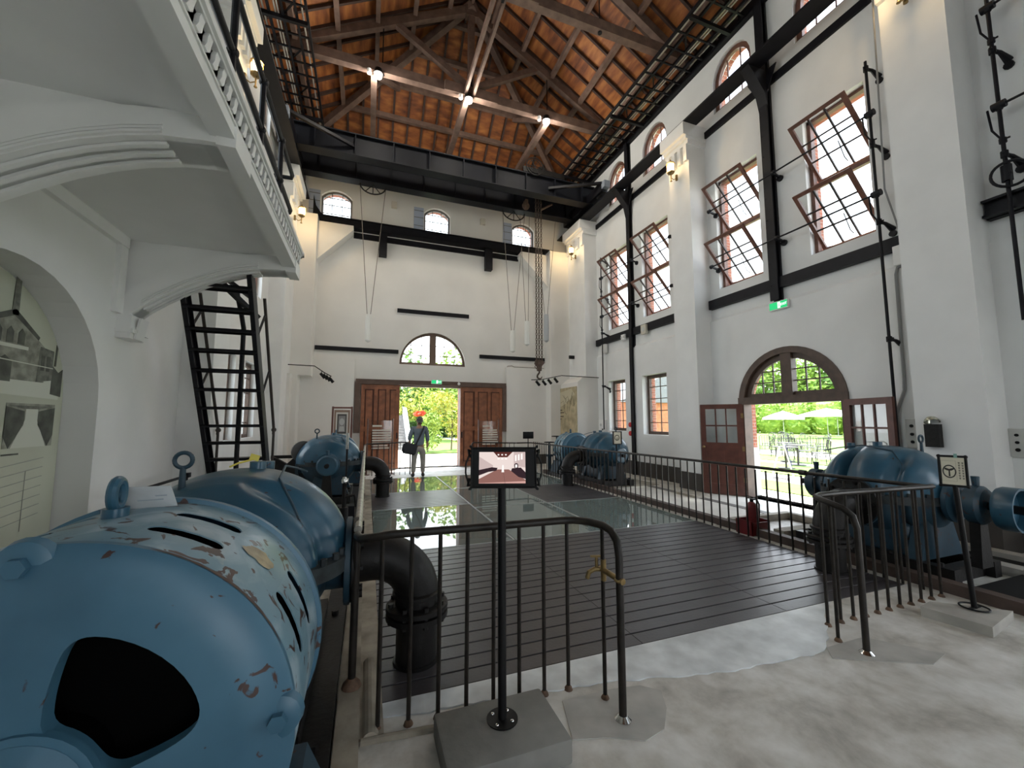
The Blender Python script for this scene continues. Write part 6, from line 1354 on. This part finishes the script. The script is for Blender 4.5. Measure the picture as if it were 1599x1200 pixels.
mb = MB(); mb.obox(Vector((11.2, 8.1, .58)) + M1 @ Vector((0, -.018, .02)), (.56, .006, .62), M1, 0); mb.obox(Vector((11.2, 8.1, .58)) + M1 @ Vector((.05, -.022, -.06)), (.36, .006, .30), M1, 1); mb.obox(Vector((11.2, 8.1, .58)) + M1 @ Vector((-.05, -.022, .22)), (.36, .006, .10), M1, 2); build('poster', mb, [mat('poster_blue', (.07, .12, .32), .5), mat('poster_red', (.45, .12, .10), .5), mat('poster_white', (.6, .6, .62), .5)], t, smooth=False)
mb = MB(); mb.obox(Vector((11.2, 8.1, .45)) + M1 @ Vector((0, .32, -.02)), (.6, .03, .95), Matrix.Rotation(R(38), 3, 'Z') @ Matrix.Rotation(R(14), 3, 'X')); build('rear_board', mb, mat('white_board', (.62, .62, .62), .5), t, smooth=False)
mb = MB(); rnd = random.Random(21)
for k in range(9): leaves(mb, (52 - .9 * k, 23 + 2.7 * k, 2.2), (2.2, 2.2, 2.6), 620, .28, rnd); mb.sphere((52.5 - .9 * k, 23 + 2.7 * k, 1.8), (1.7, 2.0, 2.3), 12, 8)
tag(build('hedge', mb, LB, smooth=False), 'bright green clipped hedge behind the garden umbrellas', 'hedge', kind='stuff')
for i, (x, y, h, m_) in enumerate(((60, 34, 11, LG), (57, 41, 12, LB), (52, 47, 11, LG), (63, 29, 11, LB))):
    plant('garden_tree', ['green tree behind the hedge, on the panelled leaf side of the arched door', 'tall bright tree over the umbrellas, filling the arched fanlight', 'green tree far behind the terrace, above the nearest umbrella', 'bright tree at the brick reveal side of the arched doorway'][i], 'tree', (x, y, 0), [((0, 0, h * .72), (4.6, 4.6, h * .3)), ((.5, -3, h * .45), (3.8, 3.8, h * .3)), ((-.4, 3.2, h * .45), (3.8, 3.8, h * .3))], m_, 1300, .42, .2, seed=30 + i)
# brick annexe seen through the low wall windows
t = thing('brick_annexe', 'orange brick building with grey roof seen through the low wall windows', 'building', (13.5, 20, 0)); mb = MB(); mb.box(11.2, 15.8, 0, 16, 26, 2.45); build('wall', mb, mat('orange_brick_wall', (.50, .20, .10), .9, noise=(6, .2)), t, smooth=False)
mb = MB(); mb.prism([(10.9, 15.6, 2.45), (16.3, 15.6, 2.45), (13.6, 15.6, 3.9)], (0, 10.6, 0)); build('roof', mb, mat('grey_roof', (.20, .21, .22), .8), t, smooth=False)
mb = MB(); mb.box(11.16, 17.6, .9, 11.2, 18.8, 2.2); mb.box(11.16, 20.6, .9, 11.2, 21.8, 2.2); build('window', mb, mat('pale_window', (.45, .46, .45), .4), t, smooth=False)

# ------------------------------------------------------------------ person in the doorway
pxx, pyy = 1.43, 11.85
SKIN = mat('skin', (.36, .20, .13), .6); SHIRT = mat('grey_blue_shirt', (.165, .20, .235), .8, noise=(7, .15)); TROU = mat('beige_trousers', (.36, .33, .29), .85, noise=(6, .15)); SHOE = mat('dark_shoe', (.03, .028, .03), .6); BAG = mat('black_bag_cloth', (.022, .022, .026), .7)
person = thing('person', 'person in grey-blue shirt and beige trousers seen from behind, standing in the far doorway', 'person', (pxx, pyy, 0))
def skin(name, verts, edges, radii, m, parent, root=0, sub=2):
    me = bpy.data.meshes.new(name); base = origin_of(parent); me.from_pydata([Vector(v) + Vector((pxx, pyy, 0)) - base for v in verts], edges, []); o = bpy.data.objects.new(name, me); COL.objects.link(o); o.parent = parent
    def md(ob):
        ob.modifiers.new('skin', 'SKIN')
        for i, r in enumerate(radii):
            sv = ob.data.skin_vertices[0].data[i]; sv.radius = r if isinstance(r, tuple) else (r, r); sv.use_root = (i == root)
        s = ob.modifiers.new('sub', 'SUBSURF'); s.levels = s.render_levels = sub
    bake(o, md); o.data.materials.clear(); o.data.materials.append(m); o.data.polygons.foreach_set('use_smooth', [True] * len(o.data.polygons)); return o
# body: pelvis, spine, neck, head; legs; arms (faces +Y, away from the hall)
VB = [(0, 0, .90), (0, .0, 1.05), (0, .01, 1.22), (0, .0, 1.36), (.0, .015, 1.45), (.01, .03, 1.52), (.015, .045, 1.585), (.015, .045, 1.645),
      (-.095, 0, .86), (-.125, .01, .50), (-.15, -.03, .09), (.095, 0, .86), (.115, .0, .50), (.12, -.02, .09),
      (-.175, 0, 1.37), (-.27, -.03, 1.12), (-.245, .10, .93), (.175, 0, 1.37), (.235, -.02, 1.10), (.24, .06, .86), (-.15, .10, .035), (.15, .11, .035), (-.235, .13, .88), (.24, .085, .80)]
EB = [(0, 1), (1, 2), (2, 3), (3, 4), (4, 5), (5, 6), (6, 7), (0, 8), (8, 9), (9, 10), (0, 11), (11, 12), (12, 13), (3, 14), (14, 15), (15, 16), (3, 17), (17, 18), (18, 19), (10, 20), (13, 21), (16, 22), (19, 23)]
RB = [(.11, .08), (.12, .085), (.145, .10), (.13, .09), .05, .066, .082, .062, .062, .056, .038, .062, .056, .038, .055, .04, .028, .055, .04, .028, (.04, .03), (.04, .03), (.032, .018), (.032, .018)]
body = skin('body', VB, EB, RB, SKIN, person)
mb = MB()
for sx, hx_, hy_, hz in ((-1, -.232, .14, .865), (1, .24, .092, .785)):                 # fingers and thumb
    for k, L in enumerate((.062, .072, .068, .052)):
        o = Vector((pxx + hx_, pyy + hy_ - .02 + k * .014, hz)); mb.tube([o, o + Vector((-sx * .004, .004, -L * .5)), o + Vector((-sx * .016, .008, -L))], [.008, .0075, .006], 6)
    o = Vector((pxx + hx_ - sx * .012, pyy + hy_ + .02, hz + .03)); mb.tube([o, o + Vector((-sx * .012, .022, -.025)), o + Vector((-sx * .014, .03, -.05))], [.010, .009, .007], 6)
build('fingers', mb, SKIN, person)
mb = MB(); hc = Vector((pxx + .015, pyy + .045, 1.60)); mb.sphere(hc + Vector((0, -.012, .025)), (.088, .100, .098), 18, 12); mb.sphere(hc + Vector((0, -.045, -.03)), (.075, .06, .06), 14, 10); build('hair', mb, mat('grey_black_hair', (.12, .115, .11), .8, noise=(20, .3)), person)
mb = MB()
for sx in (-1, 1): mb.sphere(hc + Vector((sx * .088, .01, -.01)), (.014, .024, .034), 8, 8)
mb.sphere(hc + Vector((0, .10, -.02)), (.014, .022, .020), 8, 6); mb.box(hc.x - .025, hc.y + .084, hc.z - .065, hc.x + .025, hc.y + .09, hc.z - .056)
for sx in (-1, 1): mb.sphere(hc + Vector((sx * .03, .082, .01)), (.012, .008, .007), 8, 6)
build('face_features', mb, SKIN, person)
skin('shirt', [(0, 0, .84), (0, 0, 1.05), (0, .01, 1.22), (0, 0, 1.36), (0, .012, 1.42), (-.18, 0, 1.37), (-.265, -.03, 1.14), (-.26, .03, 1.03), (.18, 0, 1.37), (.24, -.02, 1.12), (.245, .02, .99)], [(0, 1), (1, 2), (2, 3), (3, 4), (3, 5), (5, 6), (6, 7), (3, 8), (8, 9), (9, 10)], [(.178, .125), (.158, .11), (.17, .122), (.15, .108), .066, .078, .062, .056, .078, .062, .056], SHIRT, person)
skin('trousers', [(0, 0, .93), (0, 0, .84), (-.10, 0, .78), (-.128, .01, .50), (-.15, -.025, .11), (.10, 0, .78), (.118, .0, .50), (.122, -.015, .11)], [(0, 1), (1, 2), (2, 3), (3, 4), (1, 5), (5, 6), (6, 7)], [(.165, .118), (.165, .12), .110, .082, .070, .110, .082, .070], TROU, person)
for sx, fx_, fy_ in ((-1, -.15, -.02), (1, .125, -.01)):
    mb = MB(); c = Vector((pxx + fx_, pyy + fy_, 0)); mb.sphere(c + Vector((sx * .01, .05, .045)), (.048, .13, .048), 14, 10); mb.sphere(c + Vector((0, -.03, .06)), (.046, .06, .055), 12, 8); mb.v = [Vector((v.x, v.y, max(v.z, .004))) for v in mb.v]; build('shoe', mb, SHOE, person)
bag = thing('shoulder_bag', 'black shoulder bag worn on a diagonal strap at the hip of the person', 'bag', (pxx - .27, pyy - .02, .8))
mb = MB(); bmx = bmesh.new(); bmesh.ops.create_cube(bmx, size=1); Mb = Matrix.Rotation(R(14), 3, 'Y') @ Matrix.Rotation(R(20), 3, 'Z')
for v in bmx.verts: v.co = Vector((pxx - .26, pyy - .10, .80)) + Mb @ Vector((v.co.x * .44, v.co.y * .16, v.co.z * .31))
bmesh.ops.bevel(bmx, geom=list(bmx.edges), offset=.045, segments=3, affect='EDGES'); bmx.verts.index_update(); mb.add([v.co.copy() for v in bmx.verts], [[v.index for v in f.verts] for f in bmx.faces]); bmx.free(); build('bag_body', mb, BAG, bag, sharp=50)
mb = MB(); mb.obox(Vector((pxx - .26, pyy - .185, .84)), (.34, .02, .17), Mb); build('flap', mb, BAG, bag, smooth=False)
mb = MB(); P = [(-.10, -.13, .92), (-.04, -.145, 1.05), (.04, -.145, 1.22), (.10, -.115, 1.36), (.125, -.04, 1.44), (.11, .06, 1.43), (.04, .14, 1.25), (-.08, .14, 1.05), (-.2, .06, .92)]
Q = [Vector((pxx + a, pyy + b, c)) for a, b, c in P]
for a, b in zip(Q, Q[1:]): mb.beam(a, b + (b - a).normalized() * .01, .008, .045, up=(1, 0, .5))
build('strap', mb, BAG, bag, smooth=False)
